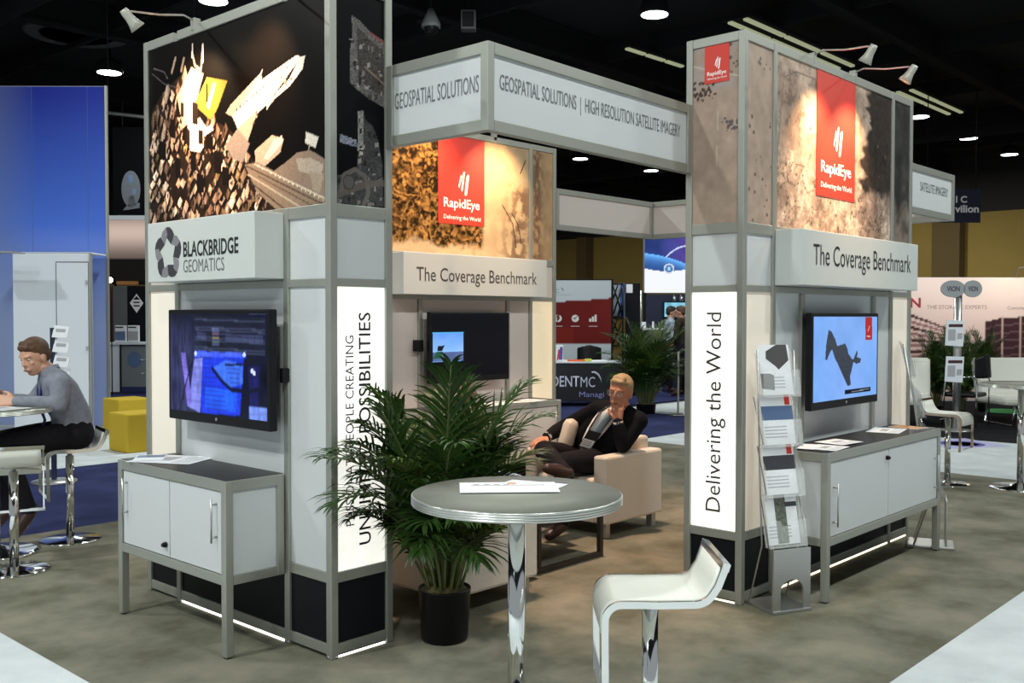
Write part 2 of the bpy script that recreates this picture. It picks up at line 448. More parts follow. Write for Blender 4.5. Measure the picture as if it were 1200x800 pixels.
def fluo(p0, p1, label, n, two):
    a = onZ(*p0, CEIL); b_ = onZ(*p1, CEIL)
    ln = np.hypot(b_[0]-a[0], b_[1]-a[1]); rot = math.atan2(b_[1]-a[1], b_[0]-a[0])
    t = thing('fluorescent_light', label, 'ceiling light', (a[0], a[1], CEIL), rot, 'fluorescent light rows on the ceiling')
    for k in range(n):
        for j in ((-0.16, 0.16) if two else (0,)):
            b = B(); box(b, ln*k/n+0.04, ln*(k+1)/n-0.04, j-0.055, j+0.055, -0.05, 0.0, bev=0.02); obj('tube_cover', b, FLUO, t)
    bx('tray', STRUT, t, 0, ln, -0.3 if two else -0.12, 0.3 if two else 0.12, 0.0, 0.06)
fluo((863, 22), (992, 78), 'double row of fluorescent lights running past the tall tower with red banner', 3, True)
fluo((1059, 105), (1120, 132), 'short double fluorescent light over the far end of the red banner tower', 2, True)
fluo((733, 55), (801, 77), 'thin single fluorescent row above the grey overhead sign beam', 3, False)
p = onZ(90, 42, CEIL+0.2)
t = thing('air_diffuser', 'round black air diffuser on the dark ceiling', 'air vent', (p[0], p[1], CEIL+0.2))
MIDG = mat('dull_grey_steel', (0.07, 0.07, 0.075), 0.7)
for k, r in enumerate((0.95, 0.7, 0.45)):
    b = B(); lathe(b, [(r, 0), (r+0.05, 0.02), (r-0.12, 0.12), (r-0.16, 0.12)], 36); obj('ring', b, MIDG, t)
b = B(); cyl(b, (0, 0, 0.05), (0, 0, 0.5), 0.3); obj('neck', b, STRUT, t)
p = onZ(505, 28, CEIL-0.3)
t = thing('dome_camera', 'small pale dome security camera hanging from the dark ceiling', 'security camera', (p[0], p[1], CEIL-0.35))
GREYP = mat('grey_plastic', (0.20, 0.21, 0.21), 0.5)
b = B(); lathe(b, [(0.05, 0.32), (0.1, 0.2), (0.17, 0.05), (0.17, -0.02)], 20); obj('housing', b, GREYP, t)
b = B(); ball(b, (0, 0, -0.02), 0.14); obj('dome', b, BLACK, t)
b = B(); cyl(b, (0, 0, 0.3), (0, 0, 0.9), 0.025); cyl(b, (0, 0, 0.1), (-0.15, 0.2, 0.1), 0.04); obj('bracket', b, STRUT, t)
p = onZ(549, 26, CEIL-0.3)
t = thing('ceiling_speaker', 'small boxy grey speaker hanging from the ceiling beside the dome camera', 'speaker', (p[0], p[1], CEIL-0.45), FACE)
bx('cabinet', MIDG, t, -0.13, 0.13, -0.12, 0.12, 0, 0.34, bev=0.02); bx('grille', STRUT, t, -0.1, 0.1, -0.135, -0.12, 0.04, 0.3)
b = B(); cyl(b, (0, 0, 0.34), (0, 0, 1.0), 0.02); obj('bracket', b, STRUT, t)

# ------------------------------------------------------------------ exhibit towers
T = 3.066; Z1, Z1B, Z2, Z2B, Z3, Z3B = 0.3415, 0.39, 1.681, 1.718, 1.996, 2.053
TW = 0.363; PW = 0.04
def alu_post(parent, s, d, z0, z1, name='post'):
    b = B(); box(b, s-PW/2, s+PW/2, d-PW/2, d+PW/2, z0, z1, bev=0.004)
    return obj(name, b, ALU, parent)
def rail(parent, x0, x1, y0, y1, z0, z1):
    return bx('rail', ALU, parent, x0, x1, y0, y1, z0, z1, bev=0.003)

def tower(name, label, loc, rot, cuts, full_inner, front_mats, end_s0, end_s1):
    t = thing(name, label, 'display tower', loc, rot, 'aluminium framed exhibit towers')
    L = cuts[-1]; h = PW/2
    ss = [h] + cuts[1:-1] + [L-h]
    for i, s in enumerate(ss):
        top = T if (i in (0, len(ss)-1) or full_inner) else Z3B
        alu_post(t, s, h, 0.0, top); alu_post(t, s, TW-h, 0.0, T)
    levels = [(0.017, 0.064), (Z1, Z1B), (Z2, Z2B), (Z3, Z3B), (T-0.05, T)]
    for i in range(len(ss)-1):
        a, b_ = ss[i]+h, ss[i+1]-h
        for k, (z0, z1) in enumerate(levels):
            rail(t, a, b_, 0.003, PW-0.003, z0, z1)
    for k, (z0, z1) in enumerate(levels):
        rail(t, PW, L-PW, TW-PW+0.003, TW-0.003, z0, z1)
        for s0, s1 in ((0.003, PW-0.003), (L-PW+0.003, L-0.003)):
            rail(t, s0, s1, PW, TW-PW, z0, z1)
    bands = [(0.064, Z1), (Z1B, Z2), (Z2B, Z3)]
    for i in range(len(ss)-1):
        a, b_ = ss[i]+h, ss[i+1]-h
        for k, (z0, z1) in enumerate(bands):
            m = front_mats[i][k]
            bx('kick_panel' if k == 0 else 'panel', m, t, a, b_, 0.014, 0.022, z0, z1)
    for ends, s0, s1 in ((end_s0, 0.014, 0.022), (end_s1, L-0.022, L-0.014)):
        for k, (z0, z1) in enumerate(bands):
            nm = 'kick_panel' if k == 0 else ('light_panel' if ends[k] is LIGHTBOX else 'panel')
            bx(nm, ends[k], t, s0, s1, PW, TW-PW, z0, z1)
    bx('back_panel', CREAMLAM, t, PW, L-PW, TW-0.022, TW-0.014, 0.062, T-0.05)
    bx('roof_panel', STRUT, t, PW, L-PW, PW, TW-PW, T-0.045, T-0.04)
    return t

def header(t, s0, s1, z0=1.72, z1=2.032, d=0.16):
    h = bx('header_sign', WHITE2, t, s0, s1, -d, 0.0, z0, z1, bev=0.004)
    return h

# --- tower with the night city picture (stands along the nearest white aisle)
LT = tower('display_tower', 'aluminium tower with night city picture and BLACKBRIDGE header', (0, 1.70, 0), -PI/2, [0, 0.345, 1.355, 1.70], False,
           [[BLACKP, CREAM, CREAMLAM], [BLACKP, WHITE, WHITE], [BLACKP, WHITE, WHITE]], [BLACKP, CREAM, WHITE], [BLACKP, LIGHTBOX, WHITE])
bx('light_leak_strip', STRIP, LT, 0.37, 1.335, 0.006, 0.014, 0.001, 0.009)  # glowing sliver in place of light escaping under the bottom rail
bx('light_leak_strip', STRIP, LT, 1.686, 1.694, 0.045, TW-0.045, 0.001, 0.008)
for s, d in ((1.345, 0.0), (1.365, 0.0), (1.672, 0.0), (1.70, 0.028)):
    b = B(); ball(b, (s, d, 0.008), 0.007, 1); obj('levelling_bolt', b, CHROME, LT)
HL = header(LT, 0.345, 1.345, 1.722, 2.030)
def LS(px, py, x=-0.16): p = onX(px, py, x); return (1.70-p[1], p[2])
eX, eZ = (1, 0, 0), (0, 0, 1)
a0, z0 = LS(215, 301.5); a1, z1 = LS(279.5, 284)
text('BLACKBRIDGE', INK, HL, (a0, -0.16, z0), eX, eZ, a1-a0, 0.078, bold=0.022)
a0, z0 = LS(215, 319.5); a1, _ = LS(263, 317)
text('GEOMATICS', GREYINK, HL, (a0, -0.16, z0), eX, eZ, a1-a0, 0.064)
# ring of five folded straps round a white star
cs, cz = LS(197, 297); b = B()
DK = mat('logo_charcoal', (0.035, 0.032, 0.04), 0.6); MG = mat('logo_grey', (0.20, 0.19, 0.21), 0.6)
for k in range(5):
    an = PI/2 + k*2*PI/5
    def pol(r, da): return (r*math.cos(an+da), r*math.sin(an+da))
    R_ = 0.135
    prism(b, [pol(R_*0.93, -0.36), pol(R_, -0.12), pol(R_, 0.12), pol(R_*0.70, 0.02), pol(R_*0.62, -0.10)], (cs, -0.1605, cz), eX, eZ, 0.0015, 0)
    prism(b, [pol(R_*0.70, 0.02), pol(R_, 0.12), pol(R_*0.92, 0.44), pol(R_*0.83, 0.62), pol(R_*0.42, 0.63), pol(R_*0.62, 0.16)], (cs, -0.1605, cz), eX, eZ, 0.0015, 1)
    prism(b, [pol(R_*0.93, -0.36), pol(R_*0.62, -0.10), pol(R_*0.70, 0.02), pol(R_*0.62, 0.16), pol(R_*0.42, -0.63), pol(R_*0.83, -0.58)], (cs, -0.1605, cz), eX, eZ, 0.0015, 0)
obj('star_logo', b, [DK, MG], HL)

# vertical lettering on the bright light panel
def LB(px, py): p = onY(px, py, 0.0); return (p[0], p[2])
eY = (0, 1, 0)
d1, zz0 = LB(419.5, 615); _, zz1 = LB(416, 393)
text('PASSIONATE PEOPLE CREATING', INK, LT, (1.70-0.0135, d1-0.012, zz0), eZ, (0, -1, 0), zz1-zz0, 0.047)
d1, zz0 = LB(438, 636); _, zz1 = LB(436, 366)
text('UNLIMITED POSSIBILITIES', INK, LT, (1.70-0.0135, d1-0.006, zz0), eZ, (0, -1, 0), zz1-zz0, 0.070, bold=0.008)

# night city picture
cv = Canvas(0.04, 1.66, Z3B, T-0.05, 0.0055, (0.0028, 0.0018, 0.0014))
def G(*pts): return [LS(px, py, 0.0) for px, py in pts]
rg = np.random.default_rng(3)
city = G((172, 262), (176, 130), (186, 112), (198, 98), (214, 84), (226, 118), (246, 140), (262, 148), (285, 168), (300, 200), (318, 246))
cm = cv.mask(city)
n1 = fbm(cv.shape, (14, 22), 11, 4)
cv.rgb[cm] = (np.array([0.022, 0.012, 0.008])[None, None] * (0.3+1.4*n1[..., None]))[cm]
PAL = [(0.34, 0.22, 0.16), (0.24, 0.15, 0.10), (0.48, 0.34, 0.26), (0.12, 0.07, 0.05), (0.30, 0.20, 0.16), (0.18, 0.12, 0.06), (0.55, 0.42, 0.34), (0.020, 0.012, 0.010), (0.01, 0.006, 0.006), (0.01, 0.006, 0.006), (0.015, 0.009, 0.007), (0.01, 0.006, 0.006), (0.02, 0.012, 0.009)]
def in_city(s, z):
    i = int(round((z-cv.b0)/(cv.b1-cv.b0)*(cv.h-1))); j = int(round((s-cv.a0)/(cv.a1-cv.a0)*(cv.w-1)))
    return 0 <= i < cv.h and 0 <= j < cv.w and cm[i, j]
cell = 0.068
for gi in range(-40, 40):
    for gj in range(-40, 40):
        s = 0.5 + (gi*0.62-gj*0.50)*cell + rg.normal(0, 0.010); z = 2.35 + (gi*0.55+gj*0.72)*cell + rg.normal(0, 0.010)
        if not in_city(s, z) or rg.random() < 0.10: continue
        high = z > 2.45; a, b_ = rg.uniform(0.019, 0.034), rg.uniform(0.025, 0.044)*(1.35 if high else 1.0); sk = rg.uniform(-0.2, 0.35)*a
        c = np.array(PAL[rg.integers(len(PAL)-6)])*np.array([1.12, 1.0, 0.88])*rg.uniform(0.7, 1.5)*(1.0 if high else 1.45)
        top_, rt, bt, lf = (s+sk, z+b_), (s+a, z+b_*0.1), (s-sk*0.5, z-b_), (s-a, z-b_*0.15)
        mid = (s+0.25*sk, z+0.05*b_)
        cv.poly([top_, rt, bt, lf], c*0.75)
        cv.poly([top_, mid, bt, lf], c*1.25 if rg.random() < 0.6 else c*0.35)
        cv.poly([rt, bt, (bt[0]+a*0.9, bt[1]-b_*0.3), (rt[0]+a*0.5, rt[1]-b_*0.4)], (0.008, 0.005, 0.004))
        if rg.random() < 0.45: cv.poly([(mid[0]-a*0.35, mid[1]-b_*0.3), (mid[0]+a*0.3, mid[1]-b_*0.2), (mid[0]+a*0.3, mid[1]+b_*0.3), (mid[0]-a*0.3, mid[1]+b_*0.25)], c*rg.choice([0.15, 1.7]))
for k in range(420):
    px = rg.uniform(172, 330); py = rg.uniform(95, 262); s, z = LS(px, py, 0.0)
    if not in_city(s, z): continue
    w, h = rg.uniform(0.003, 0.010), rg.uniform(0.004, 0.018); c = np.array(PAL[rg.integers(len(PAL))])*rg.uniform(0.5, 1.4)
    cv.poly([(s-w, z-h), (s+w, z-h*0.6), (s+w*0.8, z+h), (s-w, z+h*0.7)], c)
for px, py, w, h in ((214, 150, 3, 16), (227, 118, 4, 18), (236, 128, 4, 14), (207, 128, 3, 10), (243, 166, 4, 9), (253, 190, 4, 14), (224, 186, 3, 14), (200, 150, 3, 12), (188, 176, 4, 12), (206, 196, 3, 13), (262, 206, 4, 12), (232, 214, 4, 12)):
    cv.poly(G((px-w, py-h), (px+w, py-h*0.8), (px+w*1.1, py+h), (px-w, py+h*0.9)), (0.008, 0.005, 0.004))
WT, TN = (0.85, 0.74, 0.64), (0.52, 0.36, 0.26)
for poly, c in [(((205, 112), (222, 78), (236, 86), (222, 140), (212, 150)), TN), (((222, 80), (232, 86), (226, 128), (230, 170), (220, 168), (214, 120)), WT),
                (((218, 140), (232, 138), (240, 150), (246, 143), (247, 152), (236, 160), (236, 172), (232, 178), (220, 176)), WT),
                (((240, 90), (264, 94), (252, 128), (244, 140), (225, 122)), (0.30, 0.21, 0.035)), (((247, 96), (251, 97), (243, 128), (239, 124)), (0.62, 0.48, 0.36)),
                (((262, 132), (268, 122), (302, 86), (305, 90), (300, 100), (270, 136)), TN), (((270, 136), (300, 96), (345, 64), (350, 66), (310, 122), (284, 146), (276, 150)), WT),
                (((304, 82), (306, 78), (302, 92), (300, 96)), WT), (((349, 66), (355, 65), (352, 80), (337, 100), (318, 116), (310, 128), (310, 120), (336, 92)), (0.88, 0.72, 0.60)),
                (((276, 150), (300, 128), (286, 170), (278, 176)), TN), (((262, 170), (276, 150), (290, 168), (282, 190), (270, 186)), (0.30, 0.22, 0.18)),
                (((296, 176), (316, 158), (330, 162), (326, 178), (306, 196), (298, 200)), TN), (((318, 164), (328, 158), (329, 166), (312, 186), (306, 186)), (0.72, 0.58, 0.48)),
                (((356, 154), (371, 160), (367, 173), (355, 167)), (0.66, 0.58, 0.50)), (((360, 168), (361, 168), (359, 178), (358, 178)), (0.5, 0.4, 0.3)),
                (((332, 190), (346, 178), (362, 176), (378, 186), (378, 240), (352, 222), (318, 200)), (0.26, 0.18, 0.13)),
                (((344, 186), (360, 184), (376, 192), (374, 208), (348, 200)), (0.42, 0.33, 0.26)),
                (((284, 192), (300, 190), (378, 232), (378, 242), (322, 246), (298, 224)), (0.28, 0.19, 0.13)), (((360, 200), (377, 204), (372, 226), (364, 222)), (0.36, 0.27, 0.20))]:
    cv.poly(G(*poly), c, 0.18, 4)
for pts, w, c in [(((223, 62), (226, 76), (233, 82), (235, 52)), 0.012, (0.5, 0.36, 0.26)), (((223, 52), (223, 66)), 0.014, (0.7, 0.6, 0.5)), (((235, 52), (235, 72)), 0.014, (0.7, 0.6, 0.5)),
                  (((199, 84), (203, 68)), 0.02, (0.42, 0.26, 0.18)), (((210, 82), (213, 68)), 0.02, (0.42, 0.26, 0.18)), (((286, 194), (378, 240)), 0.008, (0.08, 0.05, 0.035)), (((296, 192), (378, 232)), 0.006, (0.7, 0.58, 0.45)),
                  (((288, 204), (352, 244)), 0.007, (0.6, 0.46, 0.34)), (((292, 214), (330, 244)), 0.008, (0.06, 0.04, 0.03)), (((300, 206), (366, 242)), 0.006, (0.1, 0.06, 0.04)),
                  (((178, 80), (190, 84), (194, 92)), 0.006, (0.12, 0.11, 0.11)), (((176, 86), (190, 98), (204, 102)), 0.005, (0.10, 0.09, 0.09))]:
    cv.line(G(*pts), w, c)
for px, py, w, h in ((226, 132, 3, 14), (218, 160, 2, 10), (233, 160, 2.5, 9), (211, 128, 2, 9), (240, 108, 1.2, 12)):
    cv.poly(G((px-w, py-h), (px+w, py-h*0.8), (px+w*1.1, py+h), (px-w, py+h*0.9)), (0.02, 0.012, 0.008))
for k in range(26):
    px = 284+rg.uniform(0, 60); py = 150-(px-284)*1.25+rg.uniform(-10, 12); q = G((px, py))[0]; cv.poly([(q[0]-0.008, q[1]-0.006), (q[0]+0.006, q[1]-0.003), (q[0]+0.009, q[1]+0.008), (q[0]-0.006, q[1]+0.005)], (0.10, 0.06, 0.045) if k % 2 else (0.40, 0.28, 0.2))
for k in range(16):
    u = k/15; q = G((275+u*58, 128-u*50))[0]; cv.disc(q[0], q[1], 0.007, (0.05, 0.03, 0.02))
    q = G((300+u*76, 194+u*40))[0]; cv.disc(q[0], q[1], 0.005, (0.8, 0.7, 0.55))
cv.mesh('picture_panel', PRINT, LT, (0, 0.012, 0), eX, eZ)
# narrow end picture: docks seen from above at night
cv = Canvas(PW, TW-PW, Z3B, T-0.05, 0.0045, (0.0022, 0.0022, 0.003))
def GB(*pts): return [LB(px, py) for px, py in pts]
gr = fbm(cv.shape, (30, 12), 4, 3)
for poly, c in [(((414, 17), (424, 24), (437, 38), (453, 48), (453, 126), (436, 116), (420, 104), (412, 96), (412, 60), (415, 40)), (0.11, 0.10, 0.095)),
                (((421, 30), (434, 44), (452, 60), (452, 112), (436, 104), (422, 92), (420, 60)), (0.055, 0.048, 0.044)),
                (((421, 130), (428, 128), (430, 140), (438, 146), (444, 160), (450, 190), (452, 242), (394, 238), (394, 206), (420, 200), (422, 170)), (0.05, 0.048, 0.05)),
                (((422, 130), (428, 130), (428, 176), (421, 176)), (0.22, 0.21, 0.20)), (((400, 156), (420, 164), (420, 172), (400, 166)), (0.20, 0.21, 0.26)), (((424, 174), (428, 174), (427, 182), (423, 182)), (0.45, 0.40, 0.32))]:
    cv.poly(GB(*poly), c, 0.6, 3)
for k in range(150):
    px = rg.uniform(394, 452); py = rg.choice([rg.uniform(44, 120), rg.uniform(140, 240)])
    q = GB((px, py))[0]; i = int((q[1]-cv.b0)/(cv.b1-cv.b0)*(cv.h-1)); j = int((q[0]-cv.a0)/(cv.a1-cv.a0)*(cv.w-1))
    if not (0 <= i < cv.h and 0 <= j < cv.w) or cv.rgb[i, j].sum() < 0.03: continue
    w, h = rg.uniform(0.003, 0.012), rg.uniform(0.003, 0.016); g_ = rg.choice([0.02, 0.05, 0.16, 0.26])
    cv.poly([(q[0]-w, q[1]-h), (q[0]+w, q[1]-h*0.6), (q[0]+w, q[1]+h), (q[0]-w, q[1]+h*0.6)], (g_, g_*0.9, g_*0.86))
for pts, w, c in [(((436, 38), (452, 50)), 0.012, (0.20, 0.06, 0.05)), (((430, 78), (452, 98)), 0.01, (0.2, 0.13, 0.10)), (((396, 228), (430, 216), (452, 214)), 0.03, (0.10, 0.085, 0.075)), (((402, 222), (405, 205), (418, 198), (430, 206), (434, 226), (428, 240)), 0.022, (0.115, 0.10, 0.09))]:
    cv.line(GB(*pts), w, c)
q = GB((411, 213))[0]; cv.disc(q[0], q[1], 0.035, (0.05, 0.045, 0.04)); cv.disc(q[0], q[1], 0.028, (0.09, 0.085, 0.08))
cv.mesh('picture_panel', PRINT, LT, (1.70-0.013, 0, 0), eY, eZ)
bx('picture_backing', WHITE, LT, PW, 1.66, 0.016, 0.022, Z3B, T-0.05); bx('picture_backing', WHITE, LT, 1.678, 1.684, PW, TW-PW, Z3B, T-0.05)

# --- the two towers with red banners
def strokes(b, s, z, w, h, plane, u, v, mi=0):
    """three slanting brush strokes of the white mark"""
    for k, (x0, y0, y1, ww) in enumerate(((0.0, 0.30, 0.80, 0.16), (0.27, 0.16, 1.0, 0.18), (0.60, 0.0, 0.86, 0.26))):
        prism(b, [(s+w*(x0+0.02), z+h*(y0+0.08)), (s+w*(x0+ww*0.5), z+h*y0), (s+w*(x0+ww), z+h*(y0+0.10)), (s+w*(x0+ww+0.22), z+h*y1), (s+w*(x0+ww+0.10), z+h*min(1, y1+0.05)), (s+w*(x0+0.20), z+h*(y1-0.06))], plane, u, v, 0.0015, mi)
def red_banner(t, s0, s1, z0, z1, plane, u, v, zmark, hmark, ztxt, htxt, zsub, hsub, nm='red_banner'):
    n = np.cross(np.array(u, float), np.array(v, float))
    b = B(); prism(b, [(s0, z0), (s1, z0), (s1, z1), (s0, z1)], plane, u, v, 0.002)
    r = obj(nm, b, REDP, t)
    pl = np.array(plane, float) + n*0.002
    w = s1-s0
    b = B(); strokes(b, s0+w*0.42, zmark, w*0.22, hmark, pl, u, v); obj('brush_mark', b, WHITEINK, r)
    o = lambda s, z: tuple(pl + np.array(u, float)*s + np.array(v, float)*z)
    text('RapidEye', WHITEINK, r, o(s0+w*0.11, ztxt), u, v, w*0.78, htxt, bold=0.012)
    text('Delivering the World', WHITEINK, r, o(s0+w*0.11, zsub), u, v, w*0.80, hsub, bold=0.006)
    return r
CUT = [0, 0.345, 2.0, 2.345]
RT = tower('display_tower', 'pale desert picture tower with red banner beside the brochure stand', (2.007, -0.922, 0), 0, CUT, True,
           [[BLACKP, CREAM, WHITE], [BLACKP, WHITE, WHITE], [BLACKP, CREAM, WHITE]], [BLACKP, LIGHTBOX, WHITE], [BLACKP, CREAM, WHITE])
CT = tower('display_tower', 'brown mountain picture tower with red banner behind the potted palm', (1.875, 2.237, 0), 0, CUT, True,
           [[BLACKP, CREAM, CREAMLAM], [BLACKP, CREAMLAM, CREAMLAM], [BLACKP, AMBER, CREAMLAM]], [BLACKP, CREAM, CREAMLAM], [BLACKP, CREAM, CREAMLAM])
for t in (RT, CT):
    for s in (0.683, 1.697): alu_post(t, s, 0.012, Z1B, Z2, 'screen_post')
    for s0, s1 in ((PW, 0.325), (0.365, 1.98), (2.02, 2.305)):
        bx('picture_backing', WHITE, t, s0, s1, 0.016, 0.022, Z3B, T-0.05)
bx('light_leak_strip', WARMSTRIP, RT, 0.365, 1.98, 0.006, 0.014, 0.001, 0.009)  # leaked light under the rail, made as glowing slivers
bx('light_leak_strip', WARMSTRIP, RT, 0.006, 0.014, 0.045, TW-0.045, 0.001, 0.008)
bx('light_leak_strip', WARMSTRIP, RT, 2.02, 2.305, 0.006, 0.014, 0.001, 0.008)
HR = header(RT, 0.345, 2.03, 1.722, 2.030); HC = header(CT, 0.371, 2.028, 1.713, 2.035)
def RS(px, py, y=-0.922): p = onY(px, py, y); return (p[0]-2.007, p[2])
def CS(px, py, y=2.237): p = onY(px, py, y); return (p[0]-1.875, p[2])
a0, z0 = RS(953, 314, -1.082); a1, _ = RS(1067, 320, -1.082)
text('The Coverage Benchmark', INK, HR, (a0, -0.16, 1.800), eX, eZ, a1-a0, 0.155)
a0, z0 = CS(488, 331, 2.077); a1, _ = CS(629, 333, 2.077)
text('The Coverage Benchmark', BROWNINK, HC, (a0, -0.16, 1.785), eX, eZ, a1-a0, 0.140)
# side lettering on the glowing end panel
def RE(px, py): p = onX(px, py, 2.007); return (p[1]+0.922, p[2])
d1, zz0 = RE(845, 601); _, zz1 = RE(845, 366)
text('Delivering the World', BROWNINK, RT, (0.0135, RE(849, 480)[0], zz0), eZ, eY, zz1-zz0, RE(826, 480)[0]-RE(849, 480)[0])

# desert picture with the dark right-hand side
cv = Canvas(0.365, 1.98, Z3B, T-0.05, 0.0065)
n = fbm(cv.shape, (5, 8), 21, 5); n2 = fbm(cv.shape, (40, 70), 31, 2); n3 = fbm(cv.shape, (3, 4), 8, 3)
sand = np.array([0.50, 0.375, 0.295]); dark = np.array([0.32, 0.225, 0.175])
k = np.clip((n-0.40)*3.2, 0, 1)[..., None]
cv.rgb[:] = dark*(1-k)*0.9 + sand*k
fr = fbm(cv.shape, (26, 40), 41, 4); rdg = 1-np.abs(2*fbm(cv.shape, (10, 16), 47, 5)-1)
cv.rgb *= (0.76+0.36*n2+0.16*(fr>0.52))[..., None]
cv.rgb[(rdg > 0.965) & (cv.Bg < 2.42)] *= 0.45
cv.rgb[(fr < 0.34)] *= 0.68
cv.rgb[(fr > 0.63) & (cv.Bg < 2.5)] *= 1.35
edge = RS(1024, 190)[0] - 0.10 + 0.24*(fbm(cv.shape, (8, 3), 77, 4)-0.5)*2 - 0.10*np.clip((2.65-cv.Bg)/0.6, -1, 1)
dk = np.clip((cv.A-edge)/0.05, 0, 1)*np.clip((cv.Bg-2.28+0.3*(n-0.5))/0.12, 0, 1)
cv.rgb = cv.rgb*(1-dk[..., None]) + np.array([0.035, 0.026, 0.022])*(0.5+n2[..., None])*dk[..., None]
for q0, q1 in (((914, 170), (921, 90)), ((921, 90), (935, 84)), ((935, 84), (958, 92)), ((914, 170), (912, 200)), ((930, 190), (945, 195))):
    cv.line([RS(*q0), RS(*q1)], 0.006, (0.16, 0.12, 0.10))
for _ in range(70):
    px, py = rg.uniform(910, 1040), rg.uniform(150, 275); q = RS(px, py); r_ = rg.uniform(0.004, 0.013)
    cv.disc(q[0], q[1], r_, (0.13, 0.09, 0.07))
cv.mesh('picture_panel', PRINT, RT, (0, 0.012, 0), eX, eZ)
s0 = RS(959, 120)[0]; s1 = RS(1004, 130)[0]
red_banner(RT, s0, s1, RS(958, 228)[1], T-0.05, (0, 0.010, 0), eX, eZ, RS(980, 183)[1], 0.185, RS(964, 205)[1], 0.092, RS(962, 220)[1], 0.042)
# dark narrow picture at the far end and pale one at the near end
cv = Canvas(2.02, 2.305, Z3B, T-0.05, 0.007)
n = fbm(cv.shape, (10, 3), 5, 4); cv.rgb[:] = np.array([0.045, 0.042, 0.040])*(0.4+1.5*n[..., None]**2)
lo = np.clip((2.35-cv.Bg+0.3*(n-0.5))/0.2, 0, 1)[..., None]; cv.rgb = cv.rgb*(1-lo)+np.array([0.20, 0.16, 0.13])*(0.5+n[..., None])*lo
cv.mesh('picture_panel', PRINT, RT, (0, 0.012, 0), eX, eZ)
cv = Canvas(PW, 0.325, Z3B, T-0.05, 0.006)
n = fbm(cv.shape, (14, 5), 15, 4); cv.rgb[:] = np.array([0.40, 0.295, 0.235])*(0.72+0.5*n[..., None])
for _ in range(26):
    q = (rg.uniform(PW, 0.32), rg.uniform(Z3B, T-0.1)); cv.disc(q[0], q[1], rg.uniform(0.004, 0.012), (0.14, 0.11, 0.09))
cv.mesh('picture_panel', PRINT, RT, (0, 0.012, 0), eX, eZ)
# end picture facing the sign beam (its width runs towards the front edge)
cv = Canvas(-(TW-PW), -PW, Z3B, T-0.05, 0.005)
n = fbm(cv.shape, (14, 5), 45, 4); cv.rgb[:] = np.array([0.39, 0.285, 0.225])*(0.72+0.5*n[..., None])
def GE(px, py): p = onX(px, py, 2.007); return (-(p[1]+0.922), p[2])
m = (cv.Bg > GE(840, 105)[1]) & (n > 0.45); cv.rgb[m] *= np.array([0.9, 0.98, 1.12])
for _ in range(40):
    q = GE(rg.uniform(812, 838), rg.uniform(96, 118)); cv.disc(q[0], q[1], rg.uniform(0.003, 0.011), (0.07, 0.045, 0.04))
for _ in range(40):
    q = GE(rg.uniform(845, 864), rg.choice([rg.uniform(50, 84), rg.uniform(138, 154)])); cv.disc(q[0], q[1], rg.uniform(0.003, 0.010), (0.12, 0.10, 0.10))
cv.line([GE(812, 78), GE(864, 88)], 0.006, (0.5, 0.45, 0.42)); cv.line([GE(840, 130), GE(838, 200)], 0.003, (0.5, 0.42, 0.36))
cv.mesh('picture_panel', PRINT, RT, (0.012, 0, 0), (0, -1, 0), eZ)
g0, g1 = GE(825, 60)[0], GE(853.5, 60)[0]
red_banner(RT, g0, g1, GE(840, 96)[1], T-0.05, (0.0105, 0, 0), (0, -1, 0), eZ, GE(840, 81)[1], 0.068, GE(840, 88.5)[1], 0.028, GE(840, 92.5)[1], 0.014)
bx('picture_backing', WHITE, RT, 0.016, 0.022, PW, TW-PW, Z3B, T-0.05)

# mountain picture of the far tower
cv = Canvas(0.365, 1.98, Z3B, T-0.05, 0.0065)
n = fbm(cv.shape, (7, 12), 51, 5); n2 = fbm(cv.shape, (34, 50), 61, 3); n3 = fbm(cv.shape, (3, 5), 71, 4)
ridge = 1-np.abs(2*fbm(cv.shape, (9, 13), 81, 5)-1)
tan_ = np.array([0.50, 0.36, 0.215])
cv.rgb[:] = tan_*(0.75+0.5*n[..., None])
lim = CS(560, 230)[0] + 0.16*(n3-0.5)*2 + 0.12*np.clip((2.5-cv.Bg)/0.5, -1, 1)
rk = np.clip((lim-cv.A)/0.05, 0, 1)*np.clip((cv.Bg-2.10+0.25*(n-0.5))/0.06, 0, 1)
wa = fbm(cv.shape, (5, 7), 131, 4); wb = fbm(cv.shape, (4, 6), 151, 4); AA = (cv.A*0.7+cv.Bg*0.9)*30+wa*26; BB = (cv.A*-0.6+cv.Bg*0.8)*14+wb*20
fold = 0.5+0.5*np.sin(AA+2.2*np.sin(BB)+4*n2); fold2 = 0.5+0.5*np.sin(AA*2.3+3*np.sin(BB*1.7)+6*n2)
rock = np.array([0.44, 0.225, 0.066])*(np.clip(0.10+0.45*fold**1.5+0.45*fold2*fold+0.9*(ridge-0.75)-0.30*(n2<0.45), 0.04, 1.4)*(0.35+1.0*n3))[..., None]
cv.rgb = cv.rgb*(1-rk[..., None]) + rock*rk[..., None]
vx = CS(612, 260)[0]; vn = np.exp(-((cv.A-vx-0.10*np.clip((2.5-cv.Bg)/0.4, -1, 1.0)*-0.6)/0.20)**2)*np.clip((ridge-0.60)*4+0.5*(n2-0.4), 0, 1)*np.clip((2.72-cv.Bg)/0.12+n3-0.3, 0, 1)
cv.rgb = cv.rgb*(1-0.8*vn[..., None]) + np.array([0.11, 0.055, 0.038])*0.8*vn[..., None]
for pts in (((617, 188), (614, 196), (611, 203)), ((601, 250), (608, 262), (612, 285)), ((590, 240), (602, 262), (606, 290))):
    cv.line([CS(*p) for p in pts], 0.012, (0.07, 0.045, 0.03))
cv.mesh('picture_panel', PRINT, CT, (0, 0.012, 0), eX, eZ)
